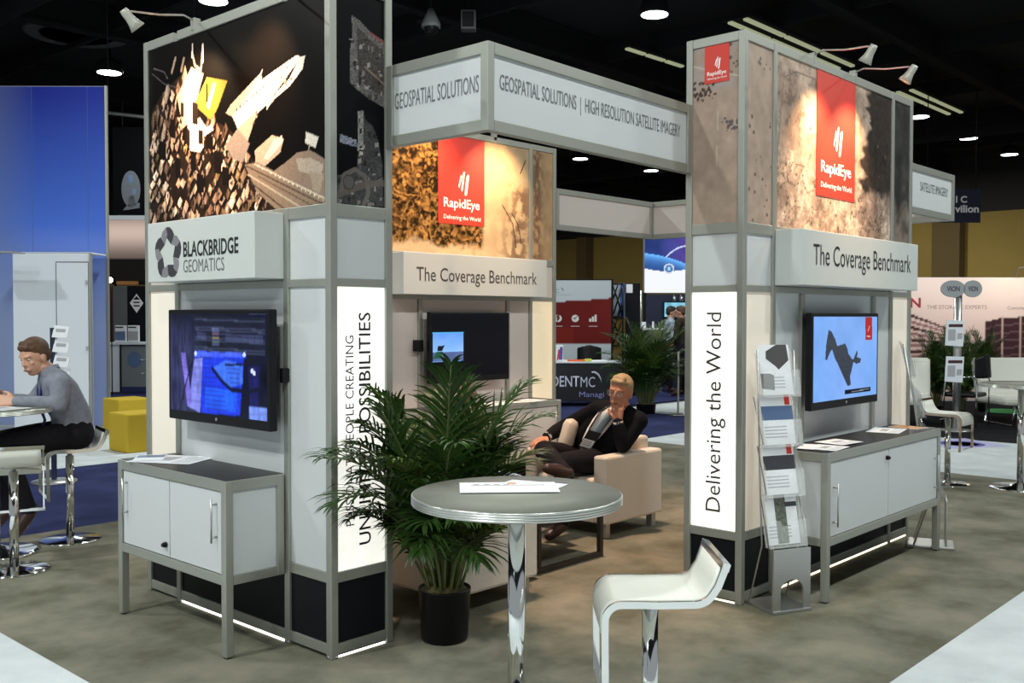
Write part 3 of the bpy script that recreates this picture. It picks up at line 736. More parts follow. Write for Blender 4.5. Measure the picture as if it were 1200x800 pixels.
s0 = CS(514.5, 230)[0]; s1 = CS(568.5, 230)[0]
red_banner(CT, s0, s1, CS(540, 263)[1], T-0.05, (0, 0.010, 0), eX, eZ, CS(540, 229)[1], 0.20, CS(520, 245)[1], 0.10, CS(520, 257)[1], 0.045)
cv = Canvas(2.02, 2.305, Z3B, T-0.05, 0.007)
n = fbm(cv.shape, (10, 4), 95, 4); rr = 1-np.abs(2*fbm(cv.shape, (9, 4), 97, 5)-1)
cv.rgb[:] = np.array([0.46, 0.30, 0.165])*(0.75+0.5*n[..., None])
vk = np.exp(-((cv.A-2.09)/0.09)**2)*np.clip((rr-0.55)*3, 0, 1)
cv.rgb = cv.rgb*(1-0.85*vk[..., None])+np.array([0.13, 0.07, 0.05])*0.85*vk[..., None]
cv.mesh('picture_panel', PRINT, CT, (0, 0.012, 0), eX, eZ)
cv = Canvas(PW, 0.325, Z3B, T-0.05, 0.02); cv.rgb[:] = (0.3, 0.17, 0.06); cv.mesh('picture_panel', PRINT, CT, (0, 0.012, 0), eX, eZ)

# ------------------------------------------------------------------ overhead sign beams
BZ0, BZ1, BT = 2.335, 2.711, 0.045
def beam(label, p0, p1, m1=0.0, inner=WHITE, end_post=True):
    dx, dy = p1[0]-p0[0], p1[1]-p0[1]; ln = math.hypot(dx, dy)
    t = thing('sign_beam', label, 'overhead sign beam', (p0[0], p0[1], 0), math.atan2(dy, dx), 'overhead sign beams joining the towers')
    for z0, z1 in ((BZ0, BZ0+0.05), (BZ1-0.05, BZ1)): rail(t, PW+0.001, ln-m1-(PW if end_post else 0)-0.001, 0.001, BT-0.001, z0, z1)
    for x in ((0, ln-m1-PW) if end_post else (0,)): bx('post', ALU, t, x, x+PW, 0.0, BT, BZ0, BZ1, bev=0.003)
    bx('panel', WHITE, t, PW, ln-m1-(PW if end_post else 0), 0.014, 0.022, BZ0+0.05, BZ1-0.05)
    bx('inner_panel', inner, t, PW, ln-m1-(PW if end_post else 0), BT-0.022, BT-0.014, BZ0+0.05, BZ1-0.05)
    return t, ln
N = (0.322, -0.665)
b1, l1 = beam('short grey sign beam reading GEOSPATIAL SOLUTIONS beside the night city tower', (0.322, -0.003), N, m1=PW+0.001, end_post=False)
s0 = -onX(462.5, 123, 0.3345)[1]-0.003; s1 = -onX(561, 105, 0.3345)[1]-0.003
text('GEOSPATIAL SOLUTIONS', GREYINK, b1, (s0, 0.0135, 2.505), eX, eZ, s1-s0, 0.075)
b2, l2 = beam('long sign beam with HIGH RESOLUTION SATELLITE IMAGERY lettering above the bar table', (N[0], N[1]), (2.003, -0.600))
q0 = onY(587, 106, -0.655)[0]-N[0]; q1 = onY(799, 160, -0.60)[0]-N[0]
text('GEOSPATIAL SOLUTIONS  |  HIGH RESOLUTION SATELLITE IMAGERY', GREYINK, b2, (q0, 0.0135, 2.500), eX, eZ, q1-q0, 0.088)
b3, l3 = beam('far sign beam corner sticking out past the red banner tower', (4.356, -0.72), (5.80, -0.72))
text('SATELLITE IMAGERY', GREYINK, b3, (0.72, 0.0135, 2.52), eX, eZ, 0.6, 0.07)
b4, l4 = beam('rear sign beam crossing behind the pale tower edge', (5.80, -0.72+BT+0.002), (5.80, 2.237+BT), inner=CREAMLAM)
b5, l5 = beam('plain white sign beam above the far booth, joined to the mountain picture tower', (5.80-BT-0.002, 2.237+BT), (4.224, 2.237+BT), inner=CREAMLAM)

# ------------------------------------------------------------------ arm lamps on the tower tops
def arm_lamp(base, head, aim, label, watts=ARM_W, parent=None):
    base, head, aim = Vector(base), Vector(head), Vector(aim)
    t = thing('arm_lamp', label, 'spotlight', base, 0, 'halogen arm lamps on the towers')
    h = head-base; d = (aim-head).normalized()
    b = B(); box(b, -0.02, 0.02, -0.02, 0.02, -0.03, 0.035, bev=0.004); obj('clamp', b, ALU, t)
    neck = h - d*0.065
    b = B(); tube(b, [(0, 0, 0.02), (h.x*0.2, h.y*0.2, 0.06+h.z*0.35), (h.x*0.6, h.y*0.6, 0.06+h.z*0.8), (neck.x*0.9, neck.y*0.9, neck.z+0.01), tuple(neck)], 0.0055, 8); obj('arm', b, STEEL, t)
    hd = B(); pr = [(0.019, -0.078), (0.023, -0.058), (0.023, -0.03), (0.028, -0.005), (0.040, 0.03), (0.037, 0.03), (0.02, 0.0)]
    u, v = _basis(d); rings = []
    for r, z in pr:
        rings.append([hd.verts.new(h + d*z + (u*math.cos(2*PI*k/20)+v*math.sin(2*PI*k/20))*r) for k in range(20)])
    for q, w in zip(rings, rings[1:]):
        for k in range(20): hd.faces.new((q[k], q[(k+1) % 20], w[(k+1) % 20], w[k])).smooth = True
    hd.faces.new(rings[0])
    lh = obj('lamp_head', hd, LAMPHEAD, t)
    b = B(); cyl(b, h+d*0.012, h+d*0.018, 0.028, seg=18); obj('bulb', b, BULB, lh)
    lp = head + d*0.045
    lamp('arm_lamp_light', 'SPOT', lp - base, watts, ARM_COL, aim-base, size=0.03, spot=84, blend=1.0, parent=t)
p = onY(157, 27, 1.17)
arm_lamp((0.02, 1.172, T), (p[0], 1.17, p[2]), (0.0, 1.12, 2.66), 'arm lamp over the bright skyscraper of the night city picture')
arm_lamp((0.02, 0.42, T), (p[0], 0.42, p[2]+0.02), (0.0, 0.52, 2.72), 'arm lamp above the edge of frame over the night city picture')
p = onX(1019, 69, 2.86); arm_lamp((2.83, -0.90, T), (2.83, p[1], p[2]), (2.84, -0.922, 2.50), 'arm lamp on the red banner tower, left of the pair'.replace('left of the pair', 'nearer its front corner'))
p = onX(1065, 91, 3.42); arm_lamp((3.40, -0.90, T), (3.40, p[1], p[2]), (3.30, -0.922, 2.48), 'arm lamp on the red banner tower, farther along toward the dark strip')
p = onY(612, 160, 1.72); arm_lamp((3.42, 2.26, T), (3.42, 1.72, 3.12), (3.42, 2.237, 2.58), 'arm lamp half hidden by the long sign beam, over the mountain picture')
arm_lamp((2.62, 2.26, T), (2.62, 1.72, 3.14), (2.62, 2.237, 2.66), 'arm lamp mostly hidden by the sign beam corner, over the brown rocks', ARM_W*0.7)
# ------------------------------------------------------------------ wall screens
def television(label, loc, rot, w, h, paint, z0):
    """local X right, -Y towards the viewer; origin at the middle of the lower edge, against the tower panel"""
    t = thing('television', label, 'television', loc, rot, 'flat screens on the towers')
    b = B(); box(b, -w/2, w/2, -0.092, -0.05, 0, h, bev=0.006); obj('casing', b, BLACK, t)
    bx('back_cover', BLACK, t, -w*0.36, w*0.36, -0.05, -0.03, h*0.15, h*0.85, bev=0.008)
    bx('wall_bracket', BLACK, t, -w*0.30, w*0.30, -0.03, 0.010, h*0.35, h*0.65)
    cv = Canvas(-w/2+0.022, w/2-0.022, 0.048, h-0.022, 0.0045)
    paint(cv)
    s = cv.mesh('screen', SCREEN, t, (0, -0.0925, 0), (1, 0, 0), (0, 0, 1))
    b = B(); cyl(b, (0, -0.0935, 0.026), (0, -0.092, 0.026), 0.009, seg=14); obj('badge', b, STEEL, t)
    return t
def paint_left(cv):
    n = fbm(cv.shape, (5, 8), 3, 4); n2 = vnoise(cv.shape, (60, 6), 9); n3 = vnoise(cv.shape, (8, 60), 19)
    u = (cv.A-cv.a0)/(cv.a1-cv.a0); v = (cv.Bg-cv.b0)/(cv.b1-cv.b0)
    cv.rgb[:] = np.array([0.005, 0.007, 0.026])*(0.1+1.6*n[..., None])
    side = np.clip((0.34-u)*6, 0, 1)*np.clip((1.0-v)*3, 0, 1)
    cv.rgb += side[..., None]*np.array([0.035, 0.040, 0.11])*(0.3+n3[..., None])
    def q(*p): return [(cv.a0+a*(cv.a1-cv.a0), cv.b0+b*(cv.b1-cv.b0)) for a, b in p]
    for p, c in [(((.28, .55), (.78, .60), (.78, .55), (.74, .02), (.34, .0), (.33, .25)), (0.015, 0.055, 0.95)), (((.27, .62), (.80, .64), (.80, .585), (.27, .565)), (0.08, 0.16, 1.3)),
                 (((.27, .54), (.36, .56), (.33, .0), (.20, .05)), (0.24, 0.27, 0.85)), (((.48, .47), (.60, .55), (.77, .52), (.77, .33), (.62, .28)), (0.06, 0.20, 1.05)),
                 (((.83, .0), (1, -.02), (1, .12), (.83, .12)), (0.20, 0.32, 0.95)), (((.12, .60), (.17, .60), (.24, .10), (.19, .05)), (0.22, 0.18, 0.75)), (((.46, .86), (.54, .86), (.54, .68), (.44, .68)), (0.10, 0.13, 0.30)),
                 (((.82, .5), (.93, .5), (.92, .12), (.84, .12)), (0.012, 0.015, 0.12)), (((.38, .27), (.72, .25), (.70, .05), (.38, .06)), (0.02, 0.13, 1.15)), (((.30, .82), (.96, .80), (.96, .72), (.30, .75)), (0.05, 0.06, 0.16)),
                 (((.40, .80), (.46, .84), (.46, .62), (.40, .62)), (0.004, 0.004, 0.01)), (((.54, .8), (.60, .8), (.60, .62), (.54, .62)), (0.004, 0.004, 0.01))]:
        m = cv.mask(q(*p)); cv.rgb[m] = (np.array(c)[None, None]*(0.45+0.9*n2*n3+0.5*n)[..., None])[m]
    for y in np.linspace(.64, .97, 14):
        cv.line(q((.28, y), (.98, y-.02)), 0.005, (0.015, 0.02, 0.04) if int(y*100) % 2 else (0.07, 0.09, 0.17))
    for y in np.linspace(.05, .55, 12): cv.line(q((.36, y), (.74, y+.01)), 0.003, (0.02, 0.03, 0.30))
    cv.line(q((.10, .0), (.22, .45), (.25, .50)), 0.009, (0.005, 0.005, 0.02))
    cv.line(q((.46, .46), (.56, .34), (.66, .26), (.82, .26), (.95, .30)), 0.020, (0.006, 0.008, 0.03)); cv.line(q((.60, .50), (.80, .52), (.9, .60)), 0.012, (0.008, 0.008, 0.02))
    cv.blur(1)
    for p in ((.86, .46), (.88, .44), (.285, .60), (.785, .61)): cv.disc(*q(p)[0], 0.012, (0.7, 0.8, 1.0))
    for k, y in enumerate((.80, .76, .72)): cv.line(q((.47, y), (.53, y)), 0.006, [(0.30, 0.10, 0.05), (0.25, 0.2, 0.05), (0.1, 0.2, 0.1)][k])
def paint_sea(cv):
    n = fbm(cv.shape, (3, 4), 33, 4)
    cv.rgb[:] = np.array([0.20, 0.43, 0.92])*(0.85+0.35*n[..., None])
    cv.rgb[..., 0] += 0.12*np.clip(0.6-np.abs((cv.A-cv.a0)/(cv.a1-cv.a0)-0.5), 0, 1)*n
    def Q(*pp): return [(RS(a, b, -1.014)[0]-1.0845, RS(a, b, -1.014)[1]-1.005) for a, b in pp]
    ys = Q((971, 386), (975, 389), (979, 398), (981, 405), (986, 404), (990, 402), (993, 408), (994, 414), (998, 420), (1000, 421), (1002, 416), (1004, 410), (1005, 414), (1004, 418), (1009, 420), (1008, 425), (1003, 426), (1000, 424), (998, 433), (996, 441), (997, 451), (993, 452), (988, 441), (983, 429), (978, 419), (975, 409), (972, 414), (969, 422), (967, 421), (968, 404))
    cv.poly(ys, (0.045, 0.055, 0.075), 0.35, 2)
    cv.poly(Q((1014, 371), (1022, 371), (1022, 398), (1014, 398)), (0.45, 0.02, 0.015))
    cv.line(Q((1017, 388), (1019, 382)), 0.006, (0.8, 0.6, 0.6)); cv.line(Q((1015.5, 394), (1020, 394)), 0.005, (0.7, 0.45, 0.45))
    cv.poly(Q((990, 457), (1020, 453), (1020, 458), (990, 462)), (0.01, 0.012, 0.02)); cv.line(Q((998, 458.6), (1018, 455.6)), 0.005, (0.25, 0.28, 0.35))
def paint_window(cv):
    cv.rgb[:] = (0.004, 0.004, 0.006)
    def Q(*pp): return [(CS(a, b, 2.145)[0]-1.16, CS(a, b, 2.145)[1]-1.013) for a, b in pp]
    P = Q((507, 390), (543, 390), (543, 420), (507, 424))
    x0, x1, y0, y1 = P[0][0], P[1][0], P[3][1], P[0][1]
    m = (cv.A >= x0) & (cv.A <= x1) & (cv.Bg >= y0) & (cv.Bg <= y1); v = np.clip((cv.Bg-y0)/(y1-y0), 0, 1)[..., None]
    n = fbm(cv.shape, (6, 8), 43, 3)[..., None]
    img = np.array([0.30, 0.60, 1.0])*(1-v)+np.array([0.10, 0.32, 0.95])*v + 0.12*n
    cv.rgb[m] = img[m]
    sea = m & (cv.Bg < y0+(y1-y0)*(0.30+0.05*n[..., 0])); cv.rgb[sea] = (np.array([0.10, 0.14, 0.32])*(0.7+0.6*n))[sea]
    hgt = y1-y0; wd = x1-x0
    cv.poly([(x0+.15*wd, y0+.36*hgt), (x0+.30*wd, y0+.36*hgt), (x0+.38*wd, y0+.56*hgt), (x0+.16*wd, y0+.54*hgt)], (0.01, 0.012, 0.02))
    cv.poly([(x0, y0+.1*hgt), (x0+.28*wd, y0+.12*hgt), (x0+.32*wd, y0+.34*hgt), (x0+.12*wd, y0+.34*hgt)], (0.02, 0.11, 0.05))
    cv.line([(x0, y0), (x1, y0)], 0.008, (0.16, 0.45, 0.95)); cv.line([(x0, y1), (x1, y1)], 0.006, (0.10, 0.5, 0.95))
television('flat screen showing a dark blue machine hall, under the BLACKBRIDGE header', (0, 0.805, 1.010), -PI/2, 0.935, 0.570, paint_left, 1.01)
bx('power_adapter', BLACK, None, -0.03, 0.012, 0.325, 0.352, 1.235, 1.305, bev=0.004).__setitem__('label', 'small black box beside the blue machine hall screen')
bpy.data.objects['power_adapter']['category'] = 'power adapter'
television('flat screen with a grey island on pale blue sea', (2.007+1.0845, -0.922, 1.005), 0, 0.937, 0.565, paint_sea, 1.005)
television('mostly black flat screen with a small sky window, behind the palm', (1.875+1.16, 2.237, 1.013), 0, 0.915, 0.566, paint_window, 1.013)
bx('power_adapter', BLACK, None, 2.49, 2.56, 2.20, 2.25, 1.27, 1.36, bev=0.004)
tag(bpy.data.objects['power_adapter.001'], 'small black box beside the mostly black screen behind the palm', 'power adapter')

# ------------------------------------------------------------------ counters under the screens
def counter(label, loc, rot, w, d, doors=2, ztop=0.805, zb=0.33, lock_on=None, body=WHITE):
    """local X along the front, Y from the front edge back to the tower"""
    t = thing('counter', label, 'counter', loc, rot, 'aluminium framed counters under the screens')
    for x, y, nm in ((PW/2, PW/2, 'leg'), (w-PW/2, PW/2, 'leg'), (PW/2, d-PW/2-0.002, 'leg'), (w-PW/2, d-PW/2-0.002, 'leg')):
        b = B(); box(b, x-PW/2, x+PW/2, y-PW/2, y+PW/2, 0.006 if y < 0.1 else zb, ztop, bev=0.004); o = obj(nm, b, ALU, t)
        if y < 0.1:
            b = B(); cyl(b, (x, y, 0), (x, y, 0.008), 0.016, seg=14); obj('foot', b, BLACK, o)
    for z0, z1 in ((zb, zb+0.045), (ztop-0.05, ztop)):
        rail(t, PW, w-PW, 0.002, PW-0.002, z0, z1); rail(t, 0.002, PW-0.002, PW, d-PW, z0, z1); rail(t, w-PW+0.002, w-0.002, PW, d-PW, z0, z1)
    for x in (0.012, w-0.022): bx('side_panel', body, t, x, x+0.01, PW, d-PW, zb+0.045, ztop-0.05)
    bx('bottom_panel', body, t, PW, w-PW, PW, d-0.01, zb+0.01, zb+0.02)
    bx('back_panel', body, t, PW, w-PW, d-0.02, d-0.01, zb, ztop)
    bx('countertop', BLACKTOP, t, 0.012, w-0.012, 0.012, d-0.002, ztop-0.004, ztop+0.002)
    x0, x1 = PW+0.002, w-PW-0.002; wd = (x1-x0)/doors
    for k in range(doors):
        a, e = x0+k*wd+0.003, x0+(k+1)*wd-0.003
        dr = bx('door', body, t, a, e, 0.010, 0.026, zb+0.048, ztop-0.053, bev=0.002)
        hx = a+0.045 if k == 0 else e-0.045
        hz0, hz1 = (zb+ztop)/2-0.05, (zb+ztop)/2+0.15
        if lock_on is not None: hz0, hz1 = zb+0.10, zb+0.34
        b = B(); cyl(b, (hx, -0.018, hz0), (hx, -0.018, hz1), 0.0045, seg=12)
        for z in (hz0+0.025, hz1-0.025): cyl(b, (hx, -0.018, z), (hx, 0.011, z), 0.005, seg=10)
        obj('handle', b, STEEL, dr)
        if (lock_on or 0) == k:
            lx = e-0.03 if k == 0 else a+0.03; lz = zb+0.105 if lock_on is None else ztop-0.105
            b = B(); cyl(b, (lx, 0.012, lz), (lx, -0.006, lz), 0.013, seg=16); cyl(b, (lx, -0.006, lz), (lx, -0.014, lz), 0.009, seg=16); obj('lock', b, BLACK, dr)
    return t
counter('two-door white counter under the blue machine hall screen', (-0.32, 1.385, 0), -PI/2, 1.035, 0.316)
counter('long white counter under the grey island screen', (2.345, -0.922-0.325, 0), 0, 1.69, 0.321, lock_on=0, zb=0.305, ztop=0.812)
counter('cream counter under the mostly black screen behind the armchairs', (2.22, 2.237-0.32, 0), 0, 1.69, 0.316, body=CREAMLAM, ztop=0.825)

BLUEPIC = mat('brochure_blue_photo', (0.10, 0.16, 0.30), 0.4); DARKPIC = mat('brochure_dark_photo', (0.05, 0.05, 0.06), 0.4); GREYTXT = mat('brochure_grey_text', (0.38, 0.38, 0.41), 0.6)
def brochure(label, loc, rot, w=0.21, h=0.297, kind=0, group=None, cat='brochure', name='brochure', tilt=0.0):
    t = thing(name, label, cat, loc, rot, group); t.rotation_euler = (tilt, 0, rot)
    bx('sheet', PAPER, t, -w/2, w/2, -h/2, h/2, 0.0012, 0.0025)
    if kind == 0:
        bx('photo', GREYTXT, t, -w*0.2, w*0.25, -h*0.05, h*0.18, 0.0025, 0.0031)
        b = B()
        for k in range(5): box(b, -w*0.4, w*0.4, -h*(0.42-0.06*k), -h*(0.405-0.06*k), 0.0025, 0.003)
        obj('printed_text', b, GREYTXT, t)
    elif kind == 1:
        bx('photo', DARKPIC, t, -w*0.46, w*0.46, h*0.05, h*0.20, 0.0025, 0.0031)
        bx('red_tag', REDP, t, w*0.30, w*0.44, h*0.25, h*0.46, 0.0025, 0.0032)
    elif kind == 2:
        bx('photo', BLUEPIC, t, -w*0.46, w*0.46, h*0.0, h*0.42, 0.0025, 0.0031)
    return t
zt = 0.8072
brochure('large white sheet on the two-door white counter', (-0.14, 1.15, zt), 0.5, 0.27, 0.36, 0)
brochure('smaller white leaflet lying over the large sheet on the two-door counter', (-0.20, 1.27, zt+0.003), -0.6, 0.15, 0.21, 2)
zt = 0.8142
for k, (x, y, r, kd) in enumerate(((2.56, -1.14, 0.1, 0), (2.50, -1.02, 0.25, 1), (2.80, -1.10, -0.1, 0))):
    brochure(['white brochure at the near end of the long white counter', 'brochure with a red tag tucked behind others on the long white counter', 'white sheet nearest the middle of the long white counter'][k], (x, y, zt+0.003*k), r, 0.23, 0.18, kd)
brochure('single white brochure at the far end of the long white counter', (3.62, -1.05, zt), 0.2, 0.30, 0.20, 0)
ORANGE = mat('brochure_orange_photo', (0.55, 0.22, 0.06), 0.4)
t = brochure('folder with an orange glossy cover at the far end of the long white counter', (3.90, -1.08, zt), -0.1, 0.16, 0.2, 3); bx('cover', ORANGE, t, -0.07, 0.07, -0.09, 0.09, 0.0025, 0.004)
zt = 0.8272
for k, (x, y, r) in enumerate(((3.62, 2.02, 0.2), (3.40, 2.05, -0.3), (3.12, 2.0, 0.1))):
    brochure(['white papers nearest the warm lit end of the cream counter', 'dark folder lying between papers on the cream counter', 'white papers next to the palm fronds on the cream counter'][k], (x, y, zt), r, 0.26, 0.2, [0, 1, 0][k])

# ------------------------------------------------------------------ bar tables and stools
def bar_table(label, x, y, z=0.95, r=0.354):
    t = thing('bar_table', label, 'bar table', (x, y, 0), 0, 'round grey bar tables')
    top = B(); lathe(top, [(r-0.004, z-0.001), (r-0.002, z), (0.0, z)][::-1], 64); box(top, -0.001, 0.001, -0.001, 0.001, z-0.03, z-0.002); obj('tabletop', top, TABLETOP, t)
    e = B(); pr = [(r-0.02, z-0.034), (r+0.0, z-0.033)]
    for k in range(4):
        zz = z-0.032+k*0.0078; pr += [(r+0.0015, zz), (r+0.004, zz+0.002), (r+0.004, zz+0.0055), (r+0.0015, zz+0.0075)]
    pr += [(r, z-0.0008), (r-0.004, z-0.0006)]
    lathe(e, pr, 64); obj('edge_band', e, EDGE, t)
    b = B(); cyl(b, (0, 0, 0.03), (0, 0, z-0.04), 0.030, seg=32); obj('column', b, CHROME, t)
    b = B(); lathe(b, [(0.05, z-0.06), (0.11, z-0.045), (0.11, z-0.035)], 28); obj('mounting_plate', b, STEEL, t)
    b = B(); lathe(b, [(0.265, 0.0), (0.27, 0.006), (0.24, 0.016), (0.09, 0.026), (0.045, 0.045), (0.032, 0.05)], 44); obj('base', b, CHROME, t)
    return t
bar_table('round grey bar table in front of the armchairs, ribbed metal rim', -0.225, -1.33)
bar_table('round bar table at which the man in a grey shirt sits', *(atD(-7, 480, 6.45)[:2]))
bar_table('round bar table standing alone near the white sofas', 6.975, -0.925)

def stool(label, x, y, heading, zs=0.66):
    """heading: the way a sitter faces"""
    t = thing('bar_stool', label, 'bar stool', (x, y, 0), heading, 'white low-back bar stools with chrome frames')
    hw = 0.165
    P = []
    for a, z in ((0.172, 0.560), (0.1715, 0.60)): P.append((a, z))
    for k in range(1, 8):
        an = k/8*PI/2; P.append((0.112+0.06*math.cos(an), 0.60+0.06*math.sin(an)))
    P += [(0.112, 0.66), (0.05, 0.66), (0.0, 0.659), (-0.06, 0.66), (-0.115, 0.661)]
    for k in range(1, 6):
        an = k/6*1.2; P.append((-0.115-0.058*math.sin(an), 0.661+0.058*(1-math.cos(an))))
    P += [(-0.180, 0.712), (-0.203, 0.772)]
    P = [(a, z+zs-0.66) for a, z in P]
    pad = B(); n = len(P); cols = [-hw+0.012+ (2*hw-0.024)*k/10 for k in range(11)]
    def off(i, d):
        a = Vector((P[min(i+1, n-1)][0]-P[max(i-1, 0)][0], P[min(i+1, n-1)][1]-P[max(i-1, 0)][1])).normalized()
        return (P[i][0]+a.y*d, P[i][1]-a.x*d)
    up, lo = [], []
    for i in range(n):
        p, q = off(i, 0.0), off(i, -0.020)
        p, q = (off(i, 0.004), off(i, -0.018))
        up.append([pad.verts.new((p[0], y_, p[1])) for y_ in cols]); lo.append([pad.verts.new((q[0], y_, q[1])) for y_ in cols])
    for i in range(n-1):
        for k in range(10):
            pad.faces.new((up[i][k], up[i][k+1], up[i+1][k+1], up[i+1][k])).smooth = True
            pad.faces.new((lo[i][k], lo[i+1][k], lo[i+1][k+1], lo[i][k+1])).smooth = True
        for k in (0, 10): pad.faces.new((up[i][k], up[i+1][k], lo[i+1][k], lo[i][k]))
    for i in (0, n-1):
        for k in range(10): pad.faces.new((up[i][k], up[i][k+1], lo[i][k+1], lo[i][k]))
    obj('seat', pad, SEATW, t)
    fr = B(); zl = zs-0.33
    mid = [off(i, -0.008) for i in range(n)]
    for s in (-1, 1):
        pts = [(0.16, s*hw, zl), (0.162, s*hw, zl+0.03)] + [(a, s*hw, z) for a, z in mid]
        strap(fr, pts, (0, 1, 0), 0.0045, 0.022)
    strap(fr, [(0.16, -hw-0.008, zl+0.004), (0.16, hw+0.008, zl+0.004)], (1, 0, 0), 0.011, 0.016)
    a, z = mid[-1]; strap(fr, [(a, -hw-0.008, z+0.002), (a, hw+0.008, z+0.002)], (-0.3, 0, 1), 0.012, 0.024)
    obj('frame', fr, CHROME, t)
    b = B(); cyl(b, (0, 0, 0.012), (0, 0, zs-0.055), 0.0265, seg=24); cyl(b, (0, 0, zs-0.055), (0, 0, zs-0.02), 0.016, seg=16); obj('column', b, CHROME, t)
    b = B(); cyl(b, (0, 0, zs-0.034), (0, 0, zs-0.02), 0.07, seg=24); cyl(b, (0.02, 0.0, zs-0.038), (-0.02, -0.15, zs-0.05), 0.005, seg=8); obj('lift_lever', b, STEEL, t)
    b = B(); lathe(b, [(0.20, 0), (0.203, 0.006), (0.19, 0.012), (0.06, 0.018), (0.03, 0.026)], 44); obj('base', b, CHROME, t)
    return t
RIGHT = math.atan2(CR[1], CR[0]); FWD = math.atan2(_f[1], _f[0])
p = atD(762, 712, 3.25)
stool('white low-back stool beside the bar table in front of the armchairs', p[0], p[1], RIGHT+PI)
p = onZ(17, 668); stool('empty white stool seen from behind at the man\'s bar table', p[0], p[1], FWD+0.44)
LMX, LMY = 0.245, 3.27; LMH = math.radians(166)
stool('white stool on which the man in a grey shirt sits', LMX, LMY, LMH, 0.64)
p = onZ(1110, 567); stool('white stool past the far end of the long white counter', p[0], p[1], RIGHT-0.74)
p = onZ(1110, 567)
t = brochure('open white brochure on the bar table in front of the armchairs', (-0.185, -1.255, 0.9525), RIGHT+0.06, 0.34, 0.20, 3)
pr = B(); box(pr, -0.13, 0.13, 0.03, 0.045, 0.0025, 0.003); obj('printed_text', pr, GREYTXT, t); bx('photo', ORANGE, t, 0.0, 0.03, 0.06, 0.09, 0.0025, 0.003)
b = B(); strokes_row = [box(b, -0.12+0.035*k, -0.10+0.035*k, 0.05, 0.065, 0.0025, 0.003) for k in range(4)]; obj('printed_mark', b, GREYTXT, t)
t = brochure('dark backed leaflet under the open brochure on the bar table', (-0.07, -1.27, 0.9502), RIGHT-0.45, 0.22, 0.16, 3); bx('dark_edge', DARKPIC, t, -0.11, 0.11, 0.055, 0.08, 0.0025, 0.003)
p = atD(2, 477, 6.35); brochure('white paper on the man\'s bar table', (p[0], p[1], 0.9525), 0.3, 0.21, 0.297, 0)

# ------------------------------------------------------------------ armchairs, coffee table, pillow
def armchair(label, x, y, heading, w=0.76, d=0.68):
    t = thing('armchair', label, 'armchair', (x, y, 0), heading, 'boxy cream armchairs')
    for s in (-1, 1): bx('armrest', UPH, t, -d/2, d/2, s*(w/2)-(0.12 if s > 0 else 0), s*(w/2)+(0.12 if s < 0 else 0), 0.10, 0.575, bev=0.018)
    bx('backrest', UPH, t, -d/2, -d/2+0.14, -w/2+0.121, w/2-0.121, 0.10, 0.66, bev=0.022)
    bx('seat_base', UPH, t, -d/2+0.141, d/2-0.01, -w/2+0.121, w/2-0.121, 0.10, 0.28, bev=0.01)
    bx('seat_cushion', UPH, t, -d/2+0.141, d/2, -w/2+0.122, w/2-0.122, 0.281, 0.41, bev=0.03)
    for sx in (-1, 1):
        for sy in (-1, 1):
            bx('leg', DARKWOOD if False else STEEL, t, sx*(d/2-0.06)-0.025, sx*(d/2-0.06)+0.025, sy*(w/2-0.06)-0.025, sy*(w/2-0.06)+0.025, 0, 0.10)
    return t
armchair('cream armchair in which the man in a dark suit sits', 3.095, 0.925, PI)
armchair('cream armchair turned away, behind the black plant pot', 1.10, 0.40, 0.0, w=0.75)
b = B(); box(b, -0.19, 0.19, -0.055, 0.055, -0.19, 0.19, bev=0.05); pl = obj('pillow', b, UPH, None, smooth=True, loc=(2.99, 1.085, 0.60))
pl.rotation_euler = (0.25, 0.12, 0.55); tag(pl, 'square cream pillow beside the man in a dark suit', 'pillow')
t = thing('coffee_table', 'low dark coffee table with sled frame legs between the armchairs', 'coffee table', (2.07, 0.62, 0))
bx('tabletop', DARKWOOD, t, -0.32, 0.32, -0.32, 0.32, 0.28, 0.32, bev=0.004)
for y in (-0.31, 0.31):
    b = B(); yy = (y-0.015, y+0.015)
    box(b, -0.32, -0.29, *yy, 0, 0.28); box(b, 0.29, 0.32, *yy, 0, 0.28); box(b, -0.29, 0.29, *yy, 0, 0.03); obj('sled_leg', b, DARKWOOD, t)

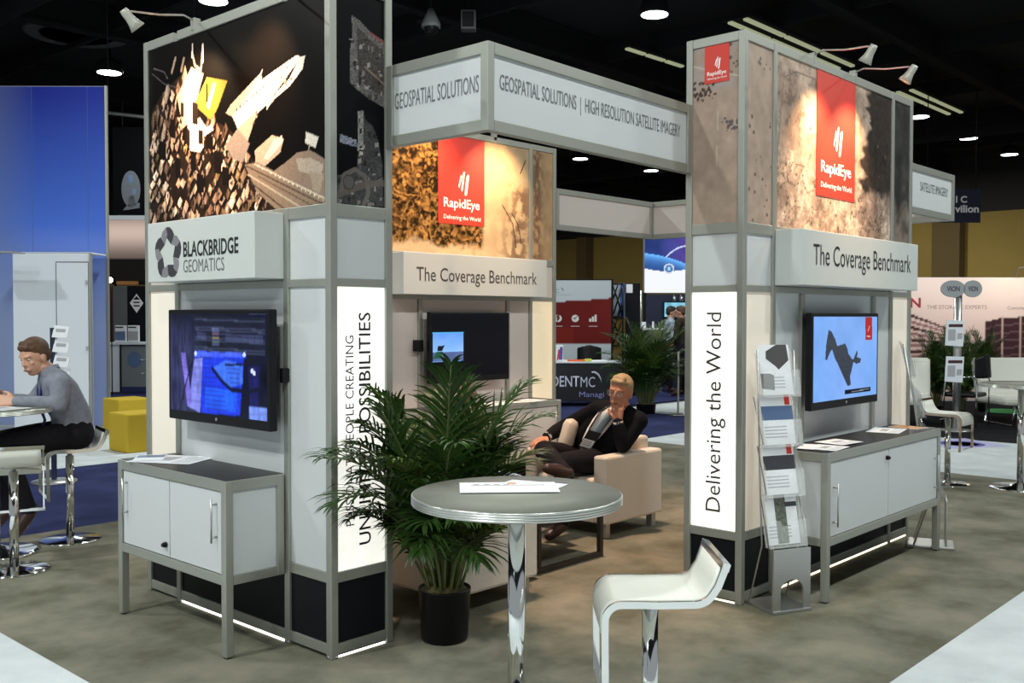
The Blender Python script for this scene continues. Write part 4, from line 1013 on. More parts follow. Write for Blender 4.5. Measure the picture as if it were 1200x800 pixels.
# ------------------------------------------------------------------ brochure racks
def rack(label, x, y, rot, pocket_kinds):
    """local X along the front, Y back"""
    t = thing('brochure_rack', label, 'brochure stand', (x, y, 0), rot, 'clear zigzag brochure stands')
    w = 0.235
    b = B(); box(b, -w/2-0.005, w/2+0.005, -0.02, 0.24, 0, 0.018, bev=0.004); obj('base_plate', b, STEEL, t)
    arch = [(-w/2, 0.018), (-w/2+0.045, 0.018), (-w/2+0.045, 0.12)]
    for k in range(0, 9):
        an = PI - k/8*PI; arch.append(((w/2-0.045)*math.cos(an), 0.12+0.055*math.sin(an)))
    arch += [(w/2-0.045, 0.018), (w/2, 0.018), (w/2, 0.335), (-w/2, 0.335)]
    b = B(); prism(b, arch, (0, 0.0, 0), (1, 0, 0), (0, 0, 1), 0.012); obj('front_plate', b, STEEL, t)
    b = B()
    for s in (-1, 1):
        tube(b, [(s*w/2, 0.20, 0.015), (s*w/2, 0.09, 0.34), (s*w/2, 0.11, 0.65), (s*w/2, 0.125, 1.0), (s*w/2, 0.145, 1.37)], 0.0045, 8)
        tube(b, [(s*(w/2+0.004), 0.02, 0.32), (s*(w/2+0.004), 0.10, 0.60), (s*(w/2+0.004), 0.05, 0.62), (s*(w/2+0.004), 0.13, 0.86), (s*(w/2+0.004), 0.08, 0.88), (s*(w/2+0.004), 0.17, 1.12)], 0.003, 6)
    obj('side_rods', b, ACRYL if False else STEEL, t)
    for k, kd in enumerate(pocket_kinds):
        z0 = 0.34+k*0.262; y0 = 0.012+k*0.022; lean = 0.05
        b = B()
        prism(b, [(-w/2, 0), (w/2, 0), (w/2, 0.14), (0.05, 0.14), (0.035, 0.11), (-0.035, 0.11), (-0.05, 0.14), (-w/2, 0.14)], (0, y0, z0), (1, 0, 0), (0, 0.12, 1), 0.003)
        prism(b, [(-w/2, 0), (w/2, 0), (w/2, 0.25), (-w/2, 0.25)], (0, y0+0.045, z0), (1, 0, 0), (0, 0.22, 1), 0.003)
        box(b, -w/2, w/2, y0, y0+0.048, z0-0.004, z0)
        for s in (-w/2, w/2-0.003): prism(b, [(0, 0), (0.045, 0), (0.095, 0.24), (0.03, 0.15)], (s, y0, z0), (0, 1, 0), (0, 0, 1), 0.003)
        obj('pocket', b, ACRYL, t)
        br = brochure(['brochure with grey terrain photo, lowest pocket', 'brochure with dark photo and red corner tag, second pocket from floor',
                       'brochure with blue photo and red corner tag, third pocket from floor', 'brochure with two dark product shapes, top pocket'][k] + (', rack by glowing panel'), (0, 0, 0), 0, 0.20, 0.27, 3)
        R_ = Matrix.Translation((x, y, 0)) @ Matrix.Rotation(rot, 4, 'Z') @ Matrix.Translation((0, y0+0.040, z0+0.006)) @ Matrix.Rotation(PI/2-0.205, 4, 'X') @ Matrix.Translation((0, 0.135, 0))
        br.matrix_world = R_
        br['group'] = 'brochures in the rack by the glowing panel'
        w2, h2 = 0.20, 0.27
        if k == 3:
            b = B(); prism(b, [(0.0, 0.02), (-0.055, 0.06), (-0.05, 0.10), (0.02, 0.135), (0.085, 0.135), (0.09, 0.05), (0.02, 0.0)], (0, 0.0, 0.0026), (1, 0, 0), (0, 1, 0), 0.0006)
            prism(b, [(-0.10, -0.10), (-0.02, -0.11), (-0.015, -0.03), (-0.04, -0.02), (-0.10, -0.02)], (0, 0, 0.0026), (1, 0, 0), (0, 1, 0), 0.0006)
            obj('photo', b, mat('brochure_charcoal_shape', (0.075, 0.07, 0.072), 0.5), br)
        elif k in (1, 2):
            bx('photo', BLUEPIC if k == 2 else DARKPIC, br, -0.1, 0.1, -0.005, 0.07, 0.0026, 0.0032)
            bx('red_tag', REDP, br, 0.055, 0.088, 0.075, 0.133, 0.0026, 0.0033)
        else:
            bx('photo', mat('brochure_terrain', (0.12, 0.13, 0.10), 0.5, vary=0.6, vscale=60), br, -0.04, 0.03, -0.13, 0.13, 0.0026, 0.0032)
            bx('dark_band', DARKPIC, br, 0.025, 0.1, 0.06, 0.085, 0.0026, 0.0033)
        b = B()
        for q in range(4): box(b, -0.09, 0.05, -0.045-0.018*q, -0.038-0.018*q, 0.0026, 0.0031)
        obj('printed_text', b, GREYTXT, br)
    return t
rack('silver and clear brochure rack beside the glowing Delivering panel', 2.083, -1.170, math.atan2(-0.105, 0.22), [0, 1, 2, 3])
# the second rack stands past the end of the long counter, seen edge on and empty
t = thing('brochure_rack', 'clear brochure rack seen edge on at the end of the long white counter', 'brochure stand', tuple(onZ(1108, 640)), 0.36, 'clear zigzag brochure stands')
b = B(); box(b, -0.125, 0.125, -0.05, 0.24, 0, 0.02, bev=0.004); obj('base_plate', b, STEEL, t)
b = B(); box(b, -0.115, 0.115, -0.006, 0.006, 0.02, 0.33, bev=0.003); obj('front_plate', b, STEEL, t)
for k in range(4):
    z0 = 0.35+k*0.262; y0 = 0.01+k*0.062; b = B()
    for s in (-0.1175, 0.1145): prism(b, [(0, 0), (0.05, 0), (0.11, 0.25), (0.03, 0.15)], (s, y0, z0), (0, 1, 0), (0, 0, 1), 0.003)
    prism(b, [(-0.1175, 0), (0.1175, 0), (0.1175, 0.25), (-0.1175, 0.25)], (0, y0+0.045, z0), (1, 0, 0), (0, 0.24, 1), 0.003)
    prism(b, [(-0.1175, 0), (0.1175, 0), (0.1175, 0.13), (-0.1175, 0.13)], (0, y0, z0), (1, 0, 0), (0, 0.12, 1), 0.003)
    obj('pocket', b, mat('smoky_acrylic', (0.40, 0.42, 0.43), 0.1, alpha=0.22), t)
b = B()
for s in (-1, 1): tube(b, [(s*0.117, 0.2, 0.02), (s*0.117, 0.1, 0.34), (s*0.117, 0.16, 0.65), (s*0.117, 0.21, 1.0), (s*0.117, 0.28, 1.36)], 0.006, 8)
obj('side_rods', b, STEEL, t)
# ------------------------------------------------------------------ people
def V(*a): return Vector(a)
def limb(bm, p0, r0, p1, r1):
    p0, p1 = Vector(p0), Vector(p1)
    ball(bm, p0, r0, 2); ball(bm, p1, r1, 2)
    if (p1-p0).length > 1e-4: cyl(bm, p0, p1, r0, r1, seg=16)
def chain(bm, pts, rs):
    for (a, ra), (b, rb) in zip(zip(pts, rs), list(zip(pts, rs))[1:]): limb(bm, a, ra, b, rb)
def fuse(name, bm, m, parent, voxel=0.006, smooth=4):
    """one continuous closed surface out of overlapping volumes"""
    me = bpy.data.meshes.new('shape'); bm.to_mesh(me); bm.free()
    o = bpy.data.objects.new('shape', me); COL.objects.link(o)
    r = o.modifiers.new('r', 'REMESH'); r.mode = 'VOXEL'; r.voxel_size = voxel; r.use_smooth_shade = True
    s = o.modifiers.new('s', 'SMOOTH'); s.iterations = smooth; s.factor = 0.5
    bpy.context.view_layer.update()
    dg = bpy.context.evaluated_depsgraph_get()
    nm = bpy.data.meshes.new_from_object(o.evaluated_get(dg))
    bpy.data.objects.remove(o, do_unlink=True)
    for p in nm.polygons: p.use_smooth = True
    nm.materials.clear(); nm.materials.append(m)
    ob = bpy.data.objects.new(name, nm); COL.objects.link(ob)
    if parent: ob.parent = parent
    return ob
def frame_of(F, U):
    F = Vector(F).normalized(); L = Vector(U).cross(F).normalized(); U = F.cross(L).normalized()
    return F, L, U
def rotm(F, L, U): return Matrix((F, L, U)).transposed()
def add_head(bm, c, F, U, neck):
    F, L, U = frame_of(F, U); c = Vector(c); R_ = rotm(F, L, U)
    P = lambda f, l, u: c + F*f + L*l + U*u
    ball(bm, P(-0.012, 0, 0.025), 0.094, 3, (1.02, 0.83, 1.0), R_)         # skull
    ball(bm, P(0.022, 0, -0.035), 0.070, 3, (0.98, 0.86, 1.18), R_)        # face
    ball(bm, P(0.048, 0, -0.092), 0.030, 2, (1.0, 1.25, 0.8), R_)          # chin
    for s in (-1, 1):
        limb(bm, P(0.0, s*0.050, -0.072), 0.022, P(0.046, s*0.016, -0.094), 0.020)   # jaw
        ball(bm, P(0.062, s*0.036, -0.018), 0.020, 2, (0.8, 1.1, 0.8), R_)           # cheek bone
        ball(bm, P(-0.008, s*0.079, -0.010), 0.030, 2, (0.62, 0.30, 1.05), R_)       # ear
        limb(bm, P(0.080, s*0.014, 0.030), 0.011, P(0.068, s*0.046, 0.030), 0.010)   # brow
    limb(bm, P(0.084, 0, 0.018), 0.009, P(0.100, 0, -0.020), 0.0115)       # nose
    for s in (-1, 1): ball(bm, P(0.091, s*0.010, -0.024), 0.008, 1)
    ball(bm, P(0.058, 0, -0.055), 0.034, 2)
    limb(bm, P(0.086, -0.018, -0.058), 0.008, P(0.086, 0.018, -0.058), 0.008)        # lips
    limb(bm, P(0.084, -0.015, -0.069), 0.008, P(0.084, 0.015, -0.069), 0.008)
    limb(bm, P(-0.018, 0, -0.06), 0.056, neck, 0.062)
    return P, R_
def add_hand(bm, w, D, N, S, curl=0.5, thumb=0.6, spread=1.0):
    """w wrist, D towards the fingers, N the back of the hand, S the thumb side"""
    D = Vector(D).normalized(); S = (Vector(S) - D*Vector(S).dot(D)).normalized(); N_ = D.cross(S)
    if N_.dot(Vector(N)) < 0: N_ = -N_
    w = Vector(w)
    for k in range(4):
        o = S*(0.030-0.0205*k)
        limb(bm, w + o*0.55 + D*0.012, 0.017, w + o + D*0.082, 0.0125)
    ln = (0.072, 0.080, 0.074, 0.058)
    for k in range(4):
        o = S*(0.033-0.0225*k)*spread; p = w + o + D*0.086; an = curl*0.35
        d = D
        for j, f in enumerate((0.46, 0.32, 0.22)):
            an_ = curl*(0.35+0.55*j); d = (D*math.cos(an_) - N_*math.sin(an_) + S*(0.05*(1.5-k))*spread).normalized()
            q = p + d*ln[k]*f*1.1; limb(bm, p, 0.0092-0.0006*j, q, 0.0086-0.0006*j); p = q
    p = w + S*0.026 + D*0.022; d1 = (S*0.75 + D*0.62 - N_*0.25*thumb).normalized(); q = p + d1*0.042; limb(bm, p, 0.014, q, 0.0115)
    d2 = (S*0.30 + D*0.9 - N_*0.4*thumb).normalized(); limb(bm, q, 0.0115, q+d2*0.034, 0.0095)

def person(label, loc, rot, J, skin, top, legs, shoe, hair_m, voxel=0.0055, detail=True, hand=None, hairstyle='short', girth=1.0, cuff=0.05):
    t = thing('person', label, 'person', loc, rot)
    j = {k: Vector(v) for k, v in J.items() if k not in ('F', 'U')}
    F, L, U = frame_of(J['F'], J['U'])
    lat = (j['shl']-j['shr']).normalized(); g = girth
    def torso(bm, e):
        spine = [(j['pelvis'], 0.085, 0.118), (j['waist'], 0.070, 0.112), (j['chest'], 0.085, 0.112), (j['chest'].lerp(j['neck'], 0.55), 0.085, 0.085)]
        for (a, ha, ra), (b, hb, rb) in zip(spine, spine[1:]):
            for k in range(6):
                u = k/5; p = a.lerp(b, u); h = (ha+(hb-ha)*u)*g; r = (ra+(rb-ra)*u)*g + e
                limb(bm, p-lat*h, r, p+lat*h, r)
        for s in ('shl', 'shr'):
            limb(bm, j['chest'].lerp(j['neck'], 0.6), 0.075+e, j[s], 0.062+e)
            limb(bm, j['neck'], 0.05+e, j[s], 0.050+e)
    def arm(bm, e, sd, end=1.0):
        s, el, w = j['sh'+sd], j['el'+sd], j['wr'+sd]
        chain(bm, [s, s.lerp(el, 0.45), el], [0.058+e, 0.050+e, 0.041+e])
        we = el.lerp(w, end); chain(bm, [el, el.lerp(w, 0.4), we], [0.041+e, 0.041+e, 0.041+(0.027-0.041)*end+e])
    def leg(bm, e, sd, end=1.0):
        h, k, a = j['hp'+sd], j['kn'+sd], j['an'+sd]
        chain(bm, [h, h.lerp(k, 0.5), k], [0.088*g+e, 0.074+e, 0.055+e])
        ae = k.lerp(a, end); chain(bm, [k, k.lerp(a, 0.35), ae], [0.055+e, 0.055+e, 0.055+(0.036-0.055)*end+e])
    bm = B(); torso(bm, 0)
    for sd in 'lr':
        arm(bm, 0, sd); leg(bm, 0, sd)
        limb(bm, j['an'+sd], 0.035, j['to'+sd], 0.026)
        D, N, S, curl = hand[sd] if hand else ((j['wr'+sd]-j['el'+sd]), (1, 0, 0.2), (0.6, 0.6 if sd == 'r' else -0.6, 0), 0.5)
        add_hand(bm, j['wr'+sd], D, N, S, curl)
    P, R_ = add_head(bm, j['head'], J['F'], J['U'], j['neck'])
    fuse('body', bm, skin, t, voxel, 2)
    bm = B(); torso(bm, 0.014)
    for sd in 'lr': arm(bm, 0.012, sd, 1-cuff)
    up = fuse('shirt' if top[0] == 'shirt' else 'jacket', bm, top[1], t, max(voxel, 0.008), 5)
    bm = B()
    for k in range(5):
        p = j['pelvis'].lerp(j['waist'], 0.15*k/4); limb(bm, p-lat*0.09*g, 0.122*g+0.012, p+lat*0.09*g, 0.122*g+0.012)
    for sd in 'lr': limb(bm, j['pelvis'], 0.11, j['hp'+sd], 0.10); leg(bm, 0.014, sd, 0.97)
    fuse('trousers', bm, legs, t, max(voxel, 0.008), 5)
    for sd in 'lr':
        bm = B(); a, o = j['an'+sd], j['to'+sd]; d = (o-a).normalized()
        chain(bm, [a + V(0, 0, -0.005), a.lerp(o, 0.5), o], [0.046, 0.045, 0.036]); limb(bm, a - d*0.03, 0.040, o, 0.034)
        fuse('shoe', bm, shoe, t, 0.009, 3)
    bm = B()
    if hairstyle == 'short':
        ball(bm, P(-0.022, 0, 0.048), 0.094, 3, (1.03, 0.88, 0.90), R_); ball(bm, P(-0.055, 0, 0.005), 0.070, 3, (0.85, 1.06, 1.05), R_)
        for s in (-1, 1):
            ball(bm, P(-0.018, s*0.062, 0.028), 0.032, 2, (1.2, 0.7, 1.1), R_)
            limb(bm, P(0.044, s*0.034, 0.080), 0.020, P(0.020, s*0.048, 0.074), 0.026)
        limb(bm, P(0.058, -0.030, 0.086), 0.020, P(0.058, 0.030, 0.086), 0.020); limb(bm, P(0.035, -0.03, 0.105), 0.024, P(0.035, 0.03, 0.105), 0.024); ball(bm, P(-0.020, 0, 0.075), 0.074, 3, (1.1, 0.96, 0.82), R_)
    hr = fuse('hair', bm, hair_m, t, 0.006, 2)
    return t, j, P, R_, (F, L, U)

def fabric(name, col, rough=0.85, bump=0.3, bscale=30, vary=0.0): return mat(name, col, rough, bump=bump, bscale=bscale, vary=vary, vscale=30, spec=0.15)
SKIN = mat('skin', (0.56, 0.30, 0.20), 0.5); SKIN2 = mat('ruddy_skin', (0.55, 0.25, 0.155), 0.5)
HAIRB = mat('brown_hair', (0.085, 0.038, 0.016), 0.6, bump=0.6, bscale=90); HAIRG = mat('grey_blond_hair', (0.42, 0.31, 0.18), 0.6, bump=0.6, bscale=90, vary=0.25)
HAIRD = mat('dark_hair', (0.02, 0.014, 0.01), 0.6, bump=0.5, bscale=90)
SUIT = fabric('black_suit_wool', (0.0055, 0.006, 0.009)); SHIRTG = fabric('grey_checked_shirt', (0.215, 0.225, 0.27), vary=0.12); TROU = fabric('black_trousers', (0.010, 0.009, 0.012))
SHOEM = mat('dark_leather_shoe', (0.035, 0.014, 0.010), 0.4); SHIRTW = fabric('white_shirt', (0.80, 0.80, 0.82), bump=0.1); TIE = fabric('pale_blue_tie', (0.26, 0.36, 0.44), bump=0.1)
SHIRTB = fabric('light_blue_shirt', (0.34, 0.42, 0.62)); BADGEB = mat('black_badge_wallet', (0.012, 0.012, 0.014), 0.4); LANB = mat('blue_lanyard', (0.02, 0.035, 0.16), 0.6)
EYEW = mat('eye_white', (0.50, 0.45, 0.42), 0.4); GLASSF = mat('thin_metal_spectacles', (0.35, 0.33, 0.30), 0.3, 0.9)
LENS = mat('spectacle_lens', (0.9, 0.9, 0.9), 0.02, alpha=0.12)

def eyes(t, P, spectacles=False):
    for s in (-1, 1):
        b = B(); ball(b, P(0.0690, s*0.031, 0.008), 0.0110, 2); e = obj('eye', b, EYEW, t)
        b = B(); ball(b, P(0.0755, s*0.0315, 0.007), 0.0060, 2); obj('iris', b, BLACK, e)
        b = B(); limb(b, P(0.083, s*0.018, 0.030), 0.0042, P(0.072, s*0.050, 0.031), 0.0035); obj('eyebrow', b, HAIRG if spectacles else HAIRB, t)
    b = B(); limb(b, P(0.0935, -0.022, -0.0635), 0.0035, P(0.0935, 0.022, -0.0635), 0.0035); obj('mouth_line', b, mat('lip_shadow', (0.22, 0.07, 0.06), 0.5), t)
    if spectacles:
        b = B()
        for s in (-1, 1):
            tube(b, [P(0.106-0.010*abs(math.cos(k/16*2*PI)*0.5+0.5), s*(0.033+0.026*math.cos(k/16*2*PI)), 0.004+0.019*math.sin(k/16*2*PI)) for k in range(17)], 0.0016, 6)
            tube(b, [P(0.095, s*0.060, 0.010), P(0.05, s*0.080, 0.012), P(-0.01, s*0.084, 0.006)], 0.0014, 6)
        tube(b, [P(0.106, -0.008, 0.008), P(0.108, 0, 0.010), P(0.106, 0.008, 0.008)], 0.0016, 6)
        g = obj('spectacles', b, GLASSF, t)
        for s in (-1, 1):
            b = B(); cyl(b, P(0.100, s*0.033, 0.004), P(0.1005, s*0.033, 0.004), 0.020, seg=16); obj('lens', b, LENS, g)

# --- man in a dark suit, leaning on the armrest of the armchair (world = local axes, faces -X)
O1 = Vector((3.05, 0.92, 0.0))
def rel(x, y, z): return (x-O1.x, y-O1.y, z-O1.z)
J1 = dict(pelvis=rel(3.07, .93, .50), waist=rel(3.08, .87, .61), chest=rel(3.10, .765, .755), neck=rel(3.085, .680, .880), head=rel(3.025, .632, 1.005), F=(-0.93, -0.22, -0.10), U=(0.05, -0.12, 1),
          shl=rel(3.12, .545, .800), shr=rel(3.03, .835, .865), ell=rel(2.99, .580, .628), wrl=rel(2.955, .600, .808), elr=rel(3.02, 1.16, .715), wrr=rel(2.835, 1.165, .655),
          hpl=rel(3.04, .83, .49), hpr=rel(3.02, 1.02, .49), knl=rel(2.60, .80, .535), knr=rel(2.60, .99, .60), anl=rel(2.58, .80, .10), anr=rel(2.44, .66, .50), tol=rel(2.44, .80, .045), tor=rel(2.30, .70, .535))
hands1 = {'l': ((0.02, 0.02, 1.0), (-0.85, -0.5, 0), (-0.4, 0.85, 0), 0.25), 'r': ((-1, 0.05, -0.25), (0, 0, 1), (0, -1, 0), 0.6)}
man1, j1, P1, R1, _ = person('person in a dark suit with spectacles and badge, hand to mouth, seated in an armchair', O1, 0, J1, SKIN2, ('jacket', SUIT), TROU, SHOEM, HAIRG, hand=hands1)
eyes(man1, P1, True)
# shirt front, tie, lapels, lanyard and badge lie on the chest
def chest_strip(name, m, t, pts, widths, lat, nrm, parent=None, thick=0.006):
    b = B(); rows = []
    for p, w in zip(pts, widths):
        p = Vector(p); n = Vector(nrm)
        rows.append([b.verts.new(p + Vector(lat)*w*x + n*(thick*(1-x*x))) for x in (-1, -0.5, 0, 0.5, 1)])
    for a, c in zip(rows, rows[1:]):
        for k in range(4): b.faces.new((a[k], a[k+1], c[k+1], c[k])).smooth = True
    o = obj(name, b, m, t)
    s = o.modifiers.new('s', 'SOLIDIFY'); s.thickness = 0.006
    return o
sp = [j1['neck'], j1['chest'].lerp(j1['neck'], 0.45), j1['chest'], j1['chest'].lerp(j1['waist'], 0.5), j1['waist'], j1['waist'].lerp(j1['pelvis'], 0.75)]
nrm = Vector((-0.93, -0.12, 0.30)).normalized(); lat1 = (j1['shl']-j1['shr']).normalized()
off = [0.072, 0.122, 0.138, 0.138, 0.137, 0.142]
pts = [p + nrm*o_ for p, o_ in zip(sp, off)]
chest_strip('shirt_front', SHIRTW, man1, pts, [0.040, 0.066, 0.072, 0.066, 0.052, 0.030], lat1, nrm, thick=0.012)
pts2 = [p + nrm*0.012 + lat1*0.020 for p in pts]
chest_strip('tie', TIE, man1, pts2, [0.018, 0.024, 0.030, 0.036, 0.040, 0.020], lat1, nrm)
for s in (-1, 1):
    b = B(); q = [p + lat1*s*w + nrm*0.010 for p, w in zip(pts, [0.030, 0.055, 0.050, 0.045, 0.040, 0.03])]
    q = q[:4] + [pts[4] + lat1*0.012 + nrm*0.02]
    tube(b, q, 0.0045, 6); obj('lanyard', b, BADGEB, man1)
b = B(); c_ = pts[4] + nrm*0.026 + lat1*0.02; dn = (pts[5]-pts[3]).normalized()
pl = [(-0.05, -0.075), (0.05, -0.075), (0.05, 0.075), (-0.05, 0.075)]
prism(b, pl, c_, lat1, -dn, 0.004); bg = obj('badge', b, BADGEB, man1)
n_ = lat1.cross(-dn).normalized(); sgn = 1 if n_.dot(nrm) > 0 else -1
b = B(); prism(b, [(-0.043, -0.068), (0.043, -0.068), (0.043, 0.0), (-0.043, 0.0)], c_ + nrm*0.006, lat1, -dn, 0.001); obj('name_card', b, PAPER, bg)
b = B()
for k in range(3): prism(b, [(-0.035, -0.02-0.015*k), (0.03, -0.02-0.015*k), (0.03, -0.012-0.015*k), (-0.035, -0.012-0.015*k)], c_ + nrm*0.0085, lat1, -dn, 0.0005)
obj('printed_text', b, GREYTXT, bg)
for sd in 'lr':
    w, e = j1['wr'+sd], j1['el'+sd]; b = B(); cyl(b, e.lerp(w, 0.90), e.lerp(w, 0.985), 0.040, 0.037, seg=20); obj('shirt_cuff', b, SHIRTW, man1)
b = B(); cl = j1['neck'].lerp(j1['head'], 0.22); ax = (j1['head']-j1['neck']).normalized()
cyl(b, j1['neck']-ax*0.005, cl+ax*0.012, 0.078, 0.068, seg=24); obj('shirt_collar', b, SHIRTW, man1)

# --- man in a grey shirt on a bar stool (local +X = the way he faces)
J2 = dict(pelvis=(-0.02, 0, .74), waist=(-0.015, 0, .86), chest=(0.06, 0, 1.02), neck=(0.125, 0, 1.160), head=(0.215, 0.005, 1.268), F=(0.80, 0.50, -0.34), U=(0.22, 0.1, 1),
          shl=(0.085, .185, 1.09), shr=(0.085, -.185, 1.09), ell=(0.10, .235, .955), wrl=(0.355, .165, .985), elr=(0.20, -.22, .94), wrr=(0.40, -.06, .99),
          hpl=(0.0, .10, .735), hpr=(0.0, -.10, .735), knl=(0.43, .13, .70), knr=(0.43, -.12, .70), anl=(0.27, .12, .24), anr=(0.38, -.11, .22), tol=(0.36, .13, .10), tor=(0.49, -.12, .10))
hands2 = {'l': ((0.95, -0.35, 0.10), (0, 0.5, 0.8), (0.2, -0.5, 0.8), 0.8), 'r': ((0.8, 0.5, 0.1), (0, -0.5, 0.8), (0.2, 0.5, 0.8), 0.8)}
man2, j2, P2, R2, _ = person('person in a grey shirt with blue lanyard, leaning on a bar table', (LMX, LMY, 0), LMH, J2, SKIN, ('shirt', SHIRTG), TROU, SHOEM, HAIRB, hand=hands2, girth=0.95)
eyes(man2, P2)
for s in (-1, 1):
    b = B(); tube(b, [j2['neck'] + V(-0.045, s*0.055, 0.035), j2['neck'] + V(0.05, s*0.080, -0.02), j2['chest'] + V(0.128, s*0.075, 0.02), j2['chest'] + V(0.125, s*0.05, -0.09), j2['waist'] + V(0.17, 0.01+s*0.02, -0.02), j2['waist'] + V(0.19, 0.02, -0.10)], 0.007, 6); obj('lanyard', b, LANB, man2)
b = B(); box(b, -0.004, 0.004, -0.05, 0.05, -0.15, 0.0); o = obj('badge', b, BADGEB, man2); o.location = j2['waist'] + V(0.20, 0.03, -0.09); o.rotation_euler = (0, -0.35, 0.5)
bx('name_card', LANB, o, 0.0041, 0.0055, -0.042, 0.042, -0.10, -0.02)
b = B(); lathe(b, [(0.072, -0.012), (0.070, 0.02), (0.060, 0.022), (0.058, -0.01)], 20); o = obj('shirt_collar', b, SHIRTG, man2); o.location = j2['neck'] + V(0, 0, 0.015); o.rotation_euler = (0, 0.35, 0)

# --- person mostly hidden by the palm, seated in the turned-away armchair (faces +X)
J3 = dict(pelvis=(0.02, 0, .52), waist=(0.0, 0, .63), chest=(0.02, -0.02, .80), neck=(0.05, -0.03, .93), head=(0.10, -0.03, 1.035), F=(1, 0.1, -0.2), U=(0.1, 0, 1),
          shl=(0.03, .17, .86), shr=(0.03, -.20, .86), ell=(0.12, .24, .66), wrl=(0.33, .20, .63), elr=(0.08, -.27, .67), wrr=(0.28, -.31, .63),
          hpl=(0.05, .10, .51), hpr=(0.05, -.10, .51), knl=(0.47, .13, .53), knr=(0.47, -.13, .53), anl=(0.45, .13, .10), anr=(0.45, -.13, .10), tol=(0.58, .14, .045), tor=(0.58, -.14, .045))
man3, j3, P3, R3, _ = person('person in a light blue shirt sitting in the turned-away armchair behind the palm', (1.08, 0.40, 0), 0, J3, SKIN, ('shirt', SHIRTB), TROU, SHOEM, HAIRB, voxel=0.008,
    hand={'l': ((1, 0, -0.1), (0, 0, 1), (0, -1, 0), 0.5), 'r': ((1, 0, -0.1), (0, 0, 1), (0, 1, 0), 0.5)})
eyes(man3, P3)

# --- two people far behind at the black booth
JS = dict(pelvis=(0, 0, .95), waist=(0, 0, 1.08), chest=(0.01, 0, 1.30), neck=(0.01, 0, 1.48), head=(0.03, 0, 1.62), F=(1, 0, -0.1), U=(0, 0, 1), shl=(0, .19, 1.42), shr=(0, -.19, 1.42),
          ell=(0.02, .26, 1.14), wrl=(0.20, .20, 1.02), elr=(0.02, -.26, 1.14), wrr=(0.20, -.20, 1.02), hpl=(0, .10, .93), hpr=(0, -.10, .93), knl=(0.02, .11, .50), knr=(0.0, -.11, .50), anl=(0, .11, .09), anr=(-0.02, -.11, .09), tol=(0.14, .13, .04), tor=(0.12, -.13, .04))
p = atD(785, 400, 20.0)
person('person in a pale blue shirt standing by the small bright screen, far behind the palm', (p[0], p[1], 0), RIGHT, JS, SKIN, ('shirt', fabric('pale_blue_shirt', (0.36, 0.42, 0.50))), TROU, SHOEM, HAIRD, voxel=0.014,
       hand={'l': ((0.8, 0, -0.4), (0, 0, 1), (0, -1, 0), 0.5), 'r': ((0.8, 0, -0.4), (0, 0, 1), (0, 1, 0), 0.5)})
p = atD(799, 400, 19.2)
person('person in dark clothes standing at the edge of the glowing panel, far behind the palm', (p[0], p[1], -0.0), RIGHT+2.6, JS, SKIN2, ('shirt', fabric('dark_olive_jacket', (0.03, 0.026, 0.018))), TROU, SHOEM, HAIRB, voxel=0.014,
       hand={'l': ((0.8, 0, -0.4), (0, 0, 1), (0, -1, 0), 0.5), 'r': ((0.8, 0, -0.4), (0, 0, 1), (0, 1, 0), 0.5)})

